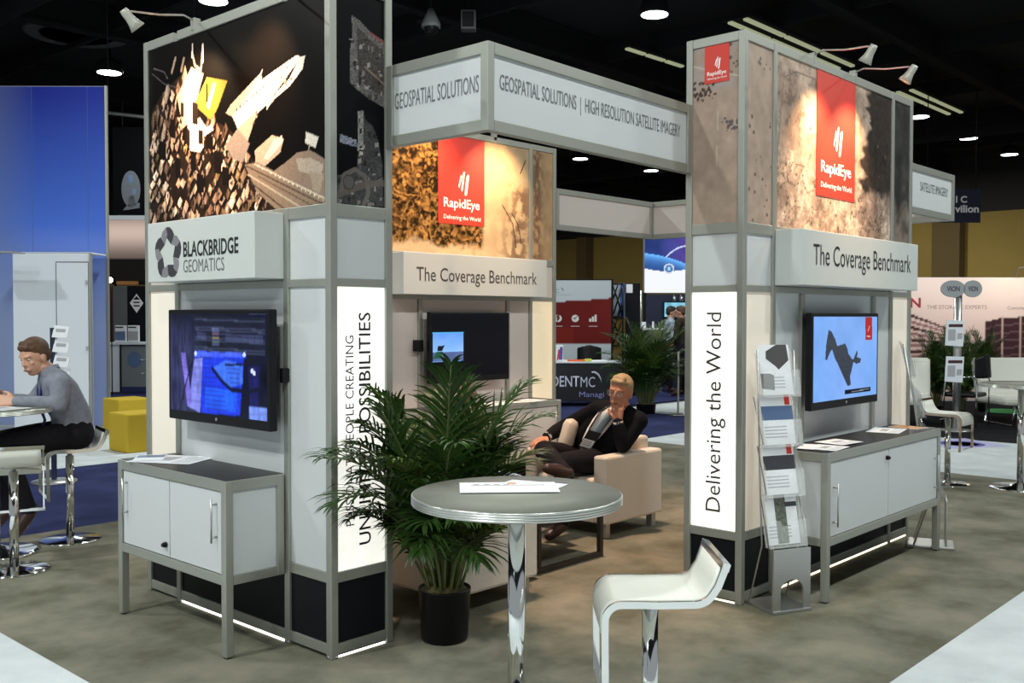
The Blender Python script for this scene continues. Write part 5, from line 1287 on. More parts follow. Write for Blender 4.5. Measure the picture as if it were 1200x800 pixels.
# ------------------------------------------------------------------ palms
LEAF = mat('palm_leaf', (0.022, 0.056, 0.008), 0.40, vary=0.5, vscale=5, spec=0.35); LEAF2 = mat('palm_leaf_light', (0.060, 0.100, 0.014), 0.40, vary=0.4, vscale=6, spec=0.35)
STEM = mat('palm_stem', (0.11, 0.13, 0.04), 0.5); SOIL = mat('moss_and_soil', (0.075, 0.060, 0.022), 0.95, bump=1.0, bscale=40, vary=0.5)
def frond(rng, parent, az, elev, length, bend, base, leaflet, m, keep=None):
    b = B(); n = 16; pts = []; p = Vector(base); e = elev
    hdir = Vector((math.cos(az), math.sin(az), 0)); side = Vector((-math.sin(az), math.cos(az), 0))
    sway = rng.uniform(-0.25, 0.25)
    for k in range(n+1):
        pts.append(p.copy()); d = (hdir*math.cos(e) + side*sway*(k/n)*math.cos(e) + Vector((0, 0, math.sin(e)))).normalized()
        p = p + d*length/n; e -= bend/n*(0.12+2.0*(k/n)**1.25)
    tube(b, pts, [0.0065*(1-0.8*k/n)+0.0012 for k in range(n+1)], 6, 1)
    N = 22
    for i in range(N):
        u = 0.36+0.64*i/(N-1); f = u*n; k = min(int(f), n-1); q = pts[k].lerp(pts[k+1], f-k); d = (pts[k+1]-pts[k]).normalized()
        sd = d.cross(Vector((0, 0, 1))); sd = sd.normalized() if sd.length > 0.05 else side; upv = sd.cross(d).normalized()
        env = math.sin(PI*min(1, (u-0.30)/0.72))**0.6
        for s in (-1, 1):
            ll = leaflet*max(0.32, env)*rng.uniform(0.85, 1.12); wd = 0.0085*rng.uniform(0.75, 1.25)
            an = 0.95-0.55*(u-0.36)/0.64 + rng.uniform(-0.12, 0.12)
            ld = (d*math.cos(an) + sd*s*math.sin(an) + upv*rng.uniform(0.05, 0.35)).normalized()
            prev = None; pp = q.copy(); v = ld
            for t_ in range(5):
                w = wd*(0.55, 1.0, 0.9, 0.6, 0.06)[t_]; wv = v.cross(upv); wv = wv.normalized() if wv.length > 1e-3 else sd
                row = [b.verts.new(pp - wv*w), b.verts.new(pp + upv*w*0.35), b.verts.new(pp + wv*w)]
                if prev:
                    for z in (0, 1): b.faces.new((prev[z], prev[z+1], row[z+1], row[z])).smooth = True
                prev = row; pp = pp + v*ll/4; v = (v + Vector((0, 0, -0.16-0.10*t_*rng.uniform(0.4, 1.3)))).normalized()
    if keep:
        for v in b.verts: v.co = keep(v.co)
    me = bpy.data.meshes.new('frond'); b.to_mesh(me); b.free(); me.materials.append(m); me.materials.append(STEM)
    o = bpy.data.objects.new('frond', me); COL.objects.link(o); o.parent = parent
    return o
def palm(label, x, y, n, hgt, leaflet, seed, potr=0.125, poth=0.25, avoid=None, group=None, lean=1.0, low=0, keep=None):
    rng = random.Random(seed)
    t = thing('potted_palm', label, 'potted palm', (x, y, 0), 0, group)
    b = B(); lathe(b, [(potr*0.86, 0), (potr*0.90, 0.01), (potr*1.0, poth-0.012), (potr*1.015, poth-0.010), (potr*1.015, poth), (potr*0.97, poth), (potr*0.95, poth-0.03)], 36); obj('pot', b, BLACK, t)
    b = B(); lathe(b, [(potr*0.95, poth-0.03), (potr*0.93, poth-0.012), (potr*0.6, poth+0.012), (0, poth+0.02)], 24); obj('soil', b, SOIL, t)
    for i in range(n):
        az = i*2.39996 + rng.uniform(-0.3, 0.3); ring = (i+0.5)/n
        elev = 1.54-0.30*ring+rng.uniform(-0.08, 0.08); ln = hgt*(1.10-0.50*ring**1.5)*rng.uniform(0.74, 1.08); bend = 0.55+1.35*ring+rng.uniform(-0.2, 0.4)
        if ring < 0.3: ln *= 0.93
        if avoid and avoid(az): elev -= 0.14; ln *= 1.12
        r = potr*0.5*rng.random()**0.5
        frond(rng, t, az, elev, ln*lean, bend, (r*math.cos(az), r*math.sin(az), poth-0.02), leaflet, LEAF if rng.random() < 0.72 else LEAF2, keep)
    for i in range(low):
        az = i*2.39996+1.0; frond(rng, t, az, rng.uniform(1.15, 1.4), hgt*rng.uniform(0.42, 0.62), rng.uniform(1.1, 1.9), (potr*0.6*math.cos(az), potr*0.6*math.sin(az), poth-0.02), leaflet*0.75, LEAF if i % 4 else LEAF2, keep)
    return t
p = onZ(521, 748)
PX, PY = float(p[0]), float(p[1])
def clear_of_neighbours(c):
    """leaves bend round the tower corner and the armchair instead of growing through them"""
    x, y, z = c.x+PX, c.y+PY, c.z
    if x < 0.40 and y > -0.025: y = -0.025-0.12*min(0.5, y+0.025)
    if x > 0.735 and y > -0.01 and z < 0.70: y = -0.01-0.15*min(0.5, y+0.01)
    if 0.30 < y and x > 0.60 and z < 1.15: y = 0.30-0.1*(y-0.30)
    return Vector((x-PX, y-PY, z))
main_palm = palm('large potted palm in a black pot beside the UNLIMITED POSSIBILITIES panel', p[0], p[1], 50, 1.02, 0.27, 12, low=14, keep=clear_of_neighbours, avoid=lambda a: 2.2 < a % (2*PI) < 4.2)
q = atD(757, 480, 15.8); far_palm = palm('bushy palm behind the man in a dark suit, by the black booth', q[0], q[1], 54, 1.34, 0.32, 5, 0.16, 0.16, low=22)
# ------------------------------------------------------------------ neighbouring stands
class Stand:
    """local frame of something that stands square to the photographer at a given depth"""
    def __init__(s, px, dep, turn=0.0):
        s.px, s.dep = px, dep; p = atD(px, 400, dep); s.loc = (p[0], p[1], 0.0); s.rot = RIGHT+turn
    def x(s, px): return (px-s.px)/FPX*s.dep
    def z(s, y): return float(atD(s.px, y, s.dep)[2])
    def q(s, *pp): return [(s.x(a), s.z(b)) for a, b in pp]
    def root(s, name, label, cat, group=None): return thing(name, label, cat, s.loc, s.rot, group)
    def box(s, name, m, t, x0, x1, y0, y1, d0, d1, bev=0.0):
        return bx(name, m, t, s.x(x0), s.x(x1), d0, d1, max(0.0, s.z(y1)), s.z(y0), bev=bev)

# --- tall blue wall with a plain white room in front of it
S = Stand(0, 13.8); t = S.root('exhibit_wall', 'tall blue printed wall fading to pale blue, behind the man in a grey shirt', 'exhibit wall')
S.box('wall_core', WHITE, t, -160, 127, 102.5, 620, 0.0, 0.03)
cv = Canvas(S.x(-160), S.x(126), 0.02, S.z(103), 0.06); v = np.clip(cv.Bg/S.z(103), 0, 1)[..., None]; hz = np.clip((cv.A-S.x(-10))/(S.x(45)-S.x(-10)), 0, 1)[..., None]
vv = np.clip((v-0.30)/0.62, 0, 1)
blue = np.array([0.36, 0.43, 0.66])*(1-vv)+np.array([0.018, 0.040, 0.30])*vv; blue = np.where(v > 0.6, np.array([0.075, 0.170, 0.66])*(1-np.clip((v-0.6)/0.38, 0, 1))+np.array([0.012, 0.026, 0.30])*np.clip((v-0.6)/0.38, 0, 1), np.array([0.36, 0.44, 0.74])*(1-np.clip((v-0.3)/0.3, 0, 1))+np.array([0.075, 0.170, 0.66])*np.clip((v-0.3)/0.3, 0, 1))
cv.rgb[:] = blue*hz + (blue*0.5+np.array([0.09, 0.11, 0.15]))*(1-hz)
cv.mesh('printed_skin', PRINT, t, (0, -0.004, 0), eX, eZ)
S.box('edge_post', ALU, t, 125.3, 127.8, 102, 620, -0.01, 0.035)
for px in (40, 105): S.box('seam', BLUEPIC, t, px-0.12, px+0.12, 103, 420, -0.007, -0.004)
S = Stand(60, 13.2); t = S.root('storage_room', 'plain white storage room with a narrow door, in front of the blue wall', 'storage room')
ROOMW = mat('white_room_panel', (0.72, 0.76, 0.82), 0.5)
S.box('front_wall', ROOMW, t, 16, 107, 296, 620, 0.0, 0.05); S.box('side_wall', ROOMW, t, 16, 17, 296, 620, 0.05, 0.5); S.box('roof', ROOMW, t, 16, 107, 295.5, 297, 0, 0.5)
S.box('corner_post', ALU, t, 105.5, 107.5, 296, 620, -0.01, 0.03)
d = S.box('door', ROOMW, t, 67.5, 104, 308, 512, -0.012, -0.001)
for y in (331, 408, 484): S.box('hinge', STEEL, d, 101.5, 103.8, y-2.5, y+2.5, -0.022, -0.012)
b = B()
for a_, c_ in ((66.3, 67.1), (104.2, 104.8)): box(b, S.x(a_), S.x(c_), -0.004, -0.0008, 0.02, S.z(306.5))
box(b, S.x(66.3), S.x(104.8), -0.004, -0.0008, S.z(307.6), S.z(306.5)); obj('door_gap', b, GREYINK, t)
S = Stand(2, 12.4); t = S.root('fluted_column', 'pale grey fluted column at the edge of the white room behind the bar table', 'column')
b = B(); pr = []
for k in range(41):
    x = S.x(-40)+(S.x(16.5)-S.x(-40))*k/40; pr.append((x, -0.025 if k % 2 else 0.0))
pr += [(S.x(16.5), 0.3), (S.x(-40), 0.3)]
prism(b, pr[::-1], (0, 0, 0), (1, 0, 0), (0, 1, 0), -S.z(296)); obj('shaft', b, mat('grey_fluted_laminate', (0.36, 0.38, 0.40), 0.35, 0.3), t)
bx('cap', STEEL, t, S.x(-40), S.x(17), -0.04, 0.3, S.z(296), S.z(294.5))
S = Stand(62, 9.2); t = S.root('literature_stand', 'slim dark stand with tilted white leaflets behind the man in a grey shirt', 'literature stand')
S.box('pole', mat('navy_plastic', (0.015, 0.018, 0.05), 0.4), t, 58.5, 63.5, 384, 700, 0.0, 0.03)
b = B(); lathe(b, [(0.2, 0), (0.2, 0.012), (0.03, 0.02)], 24); obj('base', b, STEEL, t)
for k, y in enumerate((380, 397, 414, 430)):
    b = B(); prism(b, [(0, 0), (0.145, -0.01), (0.15, 0.095), (0.01, 0.11)], (S.x(62+0.3*k), -0.02, S.z(y+15)), (1, 0, 0), (0, 0.35, 1), 0.006); lf = obj('leaflet', b, PAPER, t)
    b = B(); prism(b, [(0.03, 0.05), (0.12, 0.045), (0.12, 0.075), (0.03, 0.08)], (S.x(62+0.3*k), -0.027, S.z(y+15)), (1, 0, 0), (0, 0.35, 1), 0.002); obj('photo', b, GREYTXT, lf)

# --- what shows between the blue wall and the first tower
S = Stand(150, 16); t = S.root('overhead_pipe', 'thin pale pipe running level between the blue wall and the first tower', 'pipe')
b = B(); cyl(b, (S.x(127), 0, S.z(133.5)), (S.x(260), 0.6, S.z(141)), 0.03); obj('tube', b, STEEL, t)
for px in (128.5, 230): b = B(); cyl(b, (S.x(px), 0.02, S.z(135)), (S.x(px), 0.02, CEIL+0.1), 0.008, seg=8); obj('hanger', b, STRUT, t)
S = Stand(155, 25); t = S.root('hanging_sign', 'dark hanging sign with a pale trophy shape, seen in the gap beside the blue wall', 'hanging sign')
S.box('board', mat('black_sign_board', (0.003, 0.003, 0.004), 0.9, spec=0.05), t, 134, 220, 150, 252, 0, 0.08); b = B(); [cyl(b, (S.x(px), 0.04, S.z(151)), (S.x(px), 0.04, CEIL+0.62), 0.015, seg=6) for px in (145, 210)]; obj('hanger', b, STRUT, t)
PALEP = mat('pale_sign_print', (0.10, 0.11, 0.13), 0.7); b = B()
prism(b, [(S.x(155)+0.24*math.cos(a), S.z(222)+0.46*math.sin(a)) for a in np.linspace(0, 2*PI, 24, endpoint=False)], (0, -0.001, 0), eX, eZ, 0.003)
prism(b, S.q((151, 238), (160, 238), (158, 230), (153, 230)), (0, -0.001, 0), eX, eZ, 0.003); prism(b, S.q((145, 247), (165, 244), (165, 238), (152, 239)), (0, -0.001, 0), eX, eZ, 0.003)
obj('trophy_print', b, PALEP, t); b = B(); prism(b, S.q((152, 206), (157, 206), (158, 214), (153, 215)), (0, -0.004, 0), eX, eZ, 0.002); prism(b, S.q((157, 222), (161, 222), (160, 228), (157, 228)), (0, -0.004, 0), eX, eZ, 0.002); obj('dark_patch', b, BLUEPIC, t)
S = Stand(150, 23); t = S.root('booth_canopy', 'curved booth canopy lit rosy brown, in the gap beside the blue wall', 'booth canopy')
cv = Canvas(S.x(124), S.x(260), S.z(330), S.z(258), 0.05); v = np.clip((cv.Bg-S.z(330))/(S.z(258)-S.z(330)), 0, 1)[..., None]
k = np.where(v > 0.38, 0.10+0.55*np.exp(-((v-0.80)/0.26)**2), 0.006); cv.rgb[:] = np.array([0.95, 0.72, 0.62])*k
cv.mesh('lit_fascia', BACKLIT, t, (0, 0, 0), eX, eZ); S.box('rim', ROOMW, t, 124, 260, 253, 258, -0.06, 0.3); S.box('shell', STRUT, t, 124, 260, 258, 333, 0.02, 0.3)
S.box('shelf_edge', ORANGE, t, 138, 163, 329.5, 333.5, -0.05, 0.02)
b = B(); cyl(b, (S.x(132), 0.2, 0), (S.x(132), 0.2, S.z(333)), 0.03); cyl(b, (S.x(255), 0.2, 0), (S.x(255), 0.2, S.z(333)), 0.03); obj('support', b, STRUT, t)
S = Stand(128, 19.3); p = S.z(328)
t = S.root('booth_spotlight', 'tiny glaring white spotlight at the edge of the blue wall', 'spotlight')
b = B(); ball(b, (S.x(129.5), 0, p), 0.055); obj('bulb', b, BULB, t); b = B(); cyl(b, (S.x(129.5), 0.06, 0), (S.x(129.5), 0.06, p), 0.012, seg=8); obj('stem', b, STRUT, t)
S = Stand(150, 21); t = S.root('booth_backwall', 'grey and black booth wall with a white diamond mark, behind the yellow cubes', 'booth wall')
S.box('grey_panel', mat('mid_grey_panel', (0.13, 0.135, 0.135), 0.6), t, 133, 149.5, 335, 470, 0, 0.08); S.box('black_panel', BLACKP, t, 149.5, 215, 335, 470, 0, 0.08)
S.box('maroon_edge', mat('maroon_panel', (0.08, 0.01, 0.012), 0.6), t, 128, 133, 335, 470, 0, 0.08)
b = B(); prism(b, S.q((160.5, 344), (168.5, 355), (160.5, 366.5), (152.5, 355)), (0, -0.001, 0), eX, eZ, 0.003); dm = obj('diamond_mark', b, WHITEINK, t)
b = B()
for yy in (351, 355, 359): prism(b, S.q((157, yy), (164, yy), (164, yy-1.6), (157, yy-1.6)), (0, -0.005, 0), eX, eZ, 0.002)
prism(b, S.q((160.5, 346.5), (163, 350), (158, 350)), (0, -0.005, 0), eX, eZ, 0.002); obj('mark_lines', b, BLACKP, dm)
S = Stand(150, 20); t = S.root('cabinet', 'white and grey booth cabinet with a blue globe print, behind the yellow cubes', 'cabinet')
S.box('white_front', ROOMW, t, 127, 141.5, 402, 459, -0.05, 0.5); S.box('grey_front', mat('cabinet_grey', (0.20, 0.22, 0.23), 0.5), t, 142.5, 215, 405, 453, -0.02, 0.5); S.box('plinth', mat('navy_plinth', (0.02, 0.03, 0.12), 0.5), t, 142.5, 215, 453, 459, -0.04, 0.5)
S.box('top', ROOMW, t, 126, 215, 401, 403.5, -0.1, 0.52); S.box('frame_post', BLACK, t, 141.3, 142.7, 402, 459, -0.06, 0.0)
b = B(); prism(b, [(S.x(158)+0.145*math.cos(a), S.z(421)+0.165*math.sin(a)) for a in np.linspace(0, 2*PI, 24, endpoint=False)], (0, -0.021, 0), eX, eZ, 0.004); obj('globe_print', b, BLUEPIC, t)
zc = S.z(401)
for k, (px, lb, m) in enumerate(((141, 'blue and white brochure holder on the booth cabinet', BLUEPIC), (156, 'grey brochure holder beside the blue one on the booth cabinet', GREYTXT))):
    h = thing('brochure_holder', lb, 'brochure holder', Vector(S.loc) + Vector((S.x(px)*math.cos(S.rot), S.x(px)*math.sin(S.rot), zc+0.001)), S.rot)
    b = B(); box(b, -0.11, 0.11, 0.0, 0.08, 0, 0.34, bev=0.01); obj('stack', b, PAPER, h); bx('cover_photo', m, h, -0.10, 0.10, -0.003, -0.0005, 0.04, 0.22); bx('title_strip', INK, h, -0.10, 0.06, -0.003, -0.0005, 0.29, 0.315)
YEL = fabric('mustard_felt', (0.52, 0.36, 0.035), bump=0.2)
for lb, q, h in (('mustard yellow cube seat nearest the first tower', onZ(149, 531.5), 0.44), ('mustard yellow cube seat standing behind the other one', onZ(139, 510), 0.46)):
    b = B(); box(b, 0, 0.45, 0, 0.45, 0, h, bev=0.018); o = obj('cube_seat', b, YEL, None, loc=(q[0], q[1], 0)); tag(o, lb, 'cube seat')
q = atD(212, 480, 14.6)
pc = dup(main_palm, (q[0], q[1], 0), 1.0, 'palm whose single frond shows beside the first tower, above the yellow cubes'); pc.scale = (1.0, 1.0, 0.95)

# --- black DENTMC stand with red and white banner
S = Stand(684, 18.5); t = S.root('banner_wall', 'red and white banner wall with small round icons, behind the black DENTMC table', 'banner wall')
S.box('frame', BLACK, t, 600, 718.5, 327, 486, 0.01, 0.12)
cv = Canvas(S.x(600), S.x(716), 0.03, S.z(328.5), 0.03, (0.46, 0.50, 0.54))
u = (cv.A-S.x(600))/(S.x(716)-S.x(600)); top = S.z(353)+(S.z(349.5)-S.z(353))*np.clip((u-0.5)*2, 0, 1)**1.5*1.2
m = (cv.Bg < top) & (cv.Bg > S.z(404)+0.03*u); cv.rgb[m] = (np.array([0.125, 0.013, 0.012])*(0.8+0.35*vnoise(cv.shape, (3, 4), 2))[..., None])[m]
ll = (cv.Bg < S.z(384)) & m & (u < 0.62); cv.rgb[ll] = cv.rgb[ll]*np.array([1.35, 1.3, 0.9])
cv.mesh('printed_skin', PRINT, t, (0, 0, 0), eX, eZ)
b = B()
for k, px in enumerate((654, 674, 695)):
    c = (S.x(px), S.z(373)); r = 0.068
    if k < 2: prism(b, [(c[0]+r*math.cos(a), c[1]+r*math.sin(a)) for a in np.linspace(0.35 if k else 0, 2*PI-(0 if not k else 0.0), 18, endpoint=False)], (0, -0.001, 0), eX, eZ, 0.003)
    else:
        for j in range(3): prism(b, [(c[0]-0.075+j*0.05, c[1]-0.06), (c[0]-0.035+j*0.05, c[1]-0.06), (c[0]-0.035+j*0.05, c[1]+0.0+0.035*j), (c[0]-0.075+j*0.05, c[1]+0.035*j)], (0, -0.001, 0), eX, eZ, 0.003)
    prism(b, [(c[0]-0.08, c[1]-0.15), (c[0]+0.08, c[1]-0.15), (c[0]+0.08, c[1]-0.14), (c[0]-0.08, c[1]-0.14)], (0, -0.001, 0), eX, eZ, 0.003)
obj('icon_print', b, mat('icon_white', (0.62, 0.60, 0.60), 0.6), t)
b = B(); prism(b, [(S.x(674)-0.05, S.z(372)), (S.x(674)-0.01, S.z(374.5)), (S.x(674)+0.05, S.z(370)), (S.x(674)+0.055, S.z(369)), (S.x(674)-0.01, S.z(372.6))], (0, -0.005, 0), eX, eZ, 0.002); prism(b, S.q((652, 370), (655, 368), (656, 373), (653, 377)), (0, -0.005, 0), eX, eZ, 0.002); obj('icon_detail', b, mat('banner_red', (0.125, 0.013, 0.012), 0.5), t)
text('MC', GREYINK, t, (S.x(646), -0.001, S.z(343)), eX, eZ, 0.14, 0.07); b = B(); tube(b, [(S.x(657.5), -0.002, S.z(337)), (S.x(659), -0.002, S.z(338)), (S.x(660), -0.002, S.z(340.5))], 0.008, 6); obj('swoosh_print', b, GREYINK, t)
bx('strapline_print', GREYTXT, t, S.x(643), S.x(669), -0.003, -0.0005, S.z(345.6), S.z(344.8))
S = Stand(690, 17); t = S.root('draped_table', 'table under a black cloth printed DENTMC, in front of the red banner', 'table')
S.box('black_cloth', mat('black_table_cloth', (0.010, 0.010, 0.014), 0.7), t, 612, 728, 425.5, 470, 0, 0.75); b = B()
for px in (618, 722): box(b, S.x(px)-0.03, S.x(px)+0.03, 0.1, 0.16, 0, S.z(468))
obj('foot', b, STEEL, t); S.box('tabletop', ROOMW, t, 611.5, 728.5, 423.8, 425.4, -0.01, 0.76)
PW_ = mat('lilac_white_print', (0.62, 0.64, 0.78), 0.6)
text('DENT', PW_, t, (S.x(646.5), -0.001, S.z(453)), eX, eZ, S.x(679)-S.x(646.5), S.z(440.5)-S.z(453), bold=0.01); text('MC', PW_, t, (S.x(680.5), -0.001, S.z(453.5)), eX, eZ, S.x(697.5)-S.x(680.5), S.z(441)-S.z(453))
text('Managi', mat('violet_print', (0.30, 0.30, 0.62), 0.6), t, (S.x(679), -0.001, S.z(467)), eX, eZ, S.x(708)-S.x(679), S.z(459)-S.z(467))
b = B(); arc = [(S.x(693.5), -0.004, S.z(436)), (S.x(697), -0.004, S.z(436)), (S.x(701), -0.004, S.z(438.5)), (S.x(704), -0.004, S.z(443.5)), (S.x(705), -0.004, S.z(448))]; tube(b, arc, [0.014, 0.02, 0.02, 0.014, 0.004], 6); obj('arc_print', b, PW_, t)
def on_stand(S, px, y, dy=0.2): return Vector(S.loc) + Vector((S.x(px)*math.cos(S.rot)-dy*math.sin(S.rot), S.x(px)*math.sin(S.rot)+dy*math.cos(S.rot), S.z(y)))
h = thing('counter_sign', 'small upright white and red leaflet display on the black DENTMC table', 'leaflet display', on_stand(S, 656, 423.8, 0.1), RIGHT); b = B(); box(b, -0.065, 0.065, 0, 0.05, 0, 0.285, bev=0.01); obj('holder', b, PAPER, h)
b = B(); prism(b, [(-0.01, 0.03), (0.05, 0.03), (0.055, 0.24), (0.02, 0.26), (-0.02, 0.15)], (0, -0.001, 0), eX, eZ, 0.002); obj('photo', b, mat('leaflet_violet', (0.12, 0.08, 0.30), 0.5), h); b = B(); prism(b, [(-0.05, 0.02), (-0.02, 0.02), (0.0, 0.2), (-0.02, 0.21)], (0, -0.0015, 0), eX, eZ, 0.002); obj('red_shape', b, REDP, h)
for lb, px, w, m, hh in (('orange packet lying on the black DENTMC table', 676, 0.15, mat('orange_packet', (0.75, 0.12, 0.02), 0.5), 0.03), ('yellow packet lying on the black DENTMC table', 690, 0.06, mat('lime_packet', (0.55, 0.60, 0.06), 0.5), 0.045), ('flat white sheets on the end of the black DENTMC table', 704, 0.14, PAPER, 0.012)):
    b = B(); box(b, -w, w, 0, 0.12, 0, hh, bev=0.008); o = obj('packet', b, m, None, loc=on_stand(S, px, 423.8, 0.1), rotz=RIGHT); tag(o, lb, 'packet')
def office_chair(label, loc, rot):
    t = thing('black_chair', label, 'chair', loc, rot)
    b = B()
    for k in range(13):
        a = -0.9+1.8*k/12; p = Vector((0.26*math.sin(a), 0.26-0.26*math.cos(a)-0.1, 0))
        limb(b, p+V(0, 0, .70), 0.022, p+V(0, 0.02*math.cos(a), 1.02-0.06*abs(a)), 0.02)
    fuse('backrest', b, BLACK, t, 0.02, 3)
    b = B(); box(b, -0.24, 0.24, 0.0, 0.46, 0.42, 0.48, bev=0.025); obj('seat', b, BLACK, t)
    for s in (-1, 1):
        b = B(); tube(b, [(s*0.25, -0.02, 0.01), (s*0.25, -0.02, 0.66), (s*0.25, 0.05, 0.72), (s*0.25, 0.40, 0.66), (s*0.25, 0.44, 0.01)], 0.012, 8); obj('leg_frame', b, CHROME, t)
    return t
p = onZ(696, 468); o_ = on_stand(Stand(696, 17), 696, 400, 1.0); office_chair('black chair with rounded back and chrome legs behind the DENTMC table', (o_.x, o_.y, 0.07-0.07), RIGHT)
S = Stand(724, 19); t = S.root('popup_frame', 'black lattice display frame with gold and white panels beside the red banner', 'display frame')
GOLD = mat('gold_fabric', (0.42, 0.26, 0.02), 0.6); S.box('gold_panel', GOLD, t, 717.5, 729, 373, 480, 0.10, 0.12); S.box('pale_panel', mat('pale_fabric', (0.42, 0.46, 0.52), 0.6), t, 718, 729, 332, 371, 0.10, 0.12)
cv = Canvas(S.x(726.5), S.x(732), S.z(372), S.z(332), 0.03, (0.05, 0.16, 0.55)); cv.rgb *= (0.6+1.2*vnoise(cv.shape, (6, 2), 3))[..., None]; cv.mesh('blue_edge', PRINT, t, (0, 0.03, 0), eX, eZ)
b = B()
for (y0, y1) in ((333, 371), (373, 405)):
    for a, c in (((717.5, y0), (730, y0)), ((717.5, y1), (730, y1)), ((717.5, y0), (717.5, y1)), ((730, y0), (730, y1)), ((717.5, y0), (730, y1)), ((730, y0), (717.5, y1)), ((717.5, (y0+y1)/2), (724, y0)), ((724, y1), (730, (y0+y1)/2))):
        q0, q1 = S.q(a, c); tube(b, [(q0[0], 0.0, q0[1]), (q1[0], 0.0, q1[1])], 0.016, 6)
for px in (717.5, 730): q0 = S.x(px); tube(b, [(q0, 0.0, 0.0), (q0, 0.0, S.z(333))], 0.02, 6)
obj('lattice', b, BLACK, t)
S = Stand(742, 19.3); t = S.root('partition', 'black partition panel with one white sheet, behind the bushy palm', 'partition')
S.box('panel', BLACKP, t, 733, 750, 332, 488, 0, 0.06); S.box('white_sheet', PAPER, t, 733.5, 741, 333, 343, -0.01, -0.001); b = B(); tube(b, [(S.x(751.5), 0.1, 0), (S.x(751.5), 0.1, S.z(340))], 0.02, 8); obj('post', b, STEEL, t)
S = Stand(790, 22); t = S.root('backlit_sign', 'big glowing sign with a blue planet curve above a white band', 'backlit sign')
S.box('housing', ROOMW, t, 755, 850, 275, 343, 0.01, 0.25)
cv = Canvas(S.x(755), S.x(850), S.z(343), S.z(275), 0.02)
py = 400 - 0*cv.A; u = (cv.A-S.x(755))/(S.x(803)-S.x(755)); v = (cv.Bg-S.z(343))/(S.z(275)-S.z(343)); yy = 343-68*v
n = fbm(cv.shape, (5, 8), 66, 4)
cv.rgb[:] = np.array([0.020, 0.045, 0.20])*(0.5+n[..., None]) + np.clip(u-0.3, 0, 1)[..., None]*np.array([0.10, 0.02, 0.17])
hor = 297+10*(u*0.9)**2+4*u; lim = yy-hor; m = (lim > 0); glow = np.exp(-np.clip(lim, 0, 99)/5.0)
cv.rgb[m] = (np.array([0.02, 0.07, 0.26])*(0.6+n[..., None]) + glow[..., None]*np.array([0.16, 0.50, 0.95]))[m]
wv = yy > 316+3.0*np.cos((u-0.55)*3.0)-1; cv.rgb[wv] = (0.92, 0.95, 0.98)
cv.line(S.q((780, 301), (787, 295), (794, 290.5), (803, 288), (815, 289)), 0.03, (0.65, 0.75, 0.95)); c = S.q((783.5, 315))[0]
cv.disc(c[0], c[1], 0.115, (0.75, 0.80, 0.88)); cv.disc(c[0], c[1], 0.085, (0.06, 0.20, 0.50)); cv.disc(c[0], c[1], 0.04, (0.4, 0.7, 0.95))
cv.mesh('backlit_face', BACKLIT, t, (0, 0, 0), eX, eZ)
b = B(); [cyl(b, (S.x(px), 0.12, 0), (S.x(px), 0.12, S.z(342)), 0.04, seg=10) for px in (756, 848)]; obj('support', b, STRUT, t)
S = Stand(785, 21.6); t = S.root('booth_backwall', 'dark blue booth wall below the glowing planet sign', 'booth wall'); S.box('panel', mat('night_blue_panel', (0.010, 0.013, 0.045), 0.5), t, 757, 850, 345, 470, 0, 0.08)
t = S.root('wall_screen', 'small bright cyan screen on the dark blue booth wall', 'screen'); S.box('casing', BLACK, t, 776.5, 830, 353.5, 372, -0.06, -0.001); cv = Canvas(S.x(778), S.x(829), S.z(371), S.z(354.5), 0.02, (0.25, 0.62, 0.80)); cv.rgb *= (0.6+0.6*vnoise(cv.shape, (3, 9), 4))[..., None]; cv.mesh('screen', SCREEN, t, (0, -0.062, 0), eX, eZ)
for px in (789, 797): 
    t = S.root('booth_spotlight', ['small silver lamp on the dark blue booth wall, left of two', 'small silver lamp on the dark blue booth wall'][0].replace(', left of two', ', over the first person' if px == 789 else ', over the second person'), 'spotlight'); b = B(); cyl(b, (S.x(px), -0.12, S.z(353)), (S.x(px), -0.12, S.z(347.5)), 0.035, seg=12); obj('lamp_head', b, STEEL, t); b = B(); cyl(b, (S.x(px), -0.12, S.z(348)), (S.x(px), 0.0, S.z(346)), 0.012, seg=8); obj('arm', b, STEEL, t)
S = Stand(760, 20.2); t = S.root('reception_desk', 'grey reception desk half hidden by the bushy palm', 'desk'); S.box('front', GREYP, t, 746, 776, 386.5, 470, 0, 0.5); S.box('desktop', ROOMW, t, 745, 777, 384.5, 386.5, -0.05, 0.52)
for lb, px, w, hh in (('small white upright card on the grey reception desk', 756, 0.09, 0.13), ('slim white bottle shape on the grey reception desk', 767, 0.04, 0.14)):
    b = B(); box(b, -w/2*1.0, w/2, 0.0, 0.04, 0, hh*1.0, bev=0.006); o = obj('desk_card', b, PAPER, None, loc=on_stand(S, px, 384.5, 0.2), rotz=RIGHT); tag(o, lb, 'desk card')
S = Stand(795, 15.5); t = S.root('stanchion', 'slim beige upright pole on the blue carpet beside the bushy palm', 'pole'); b = B(); cyl(b, (0, 0, 0.02), (0, 0, S.z(412)), 0.016, seg=10); obj('pole', b, mat('beige_pole', (0.42, 0.38, 0.28), 0.5), t); b = B(); lathe(b, [(0.14, 0), (0.14, 0.015), (0.02, 0.03)], 20); obj('base', b, STEEL, t)

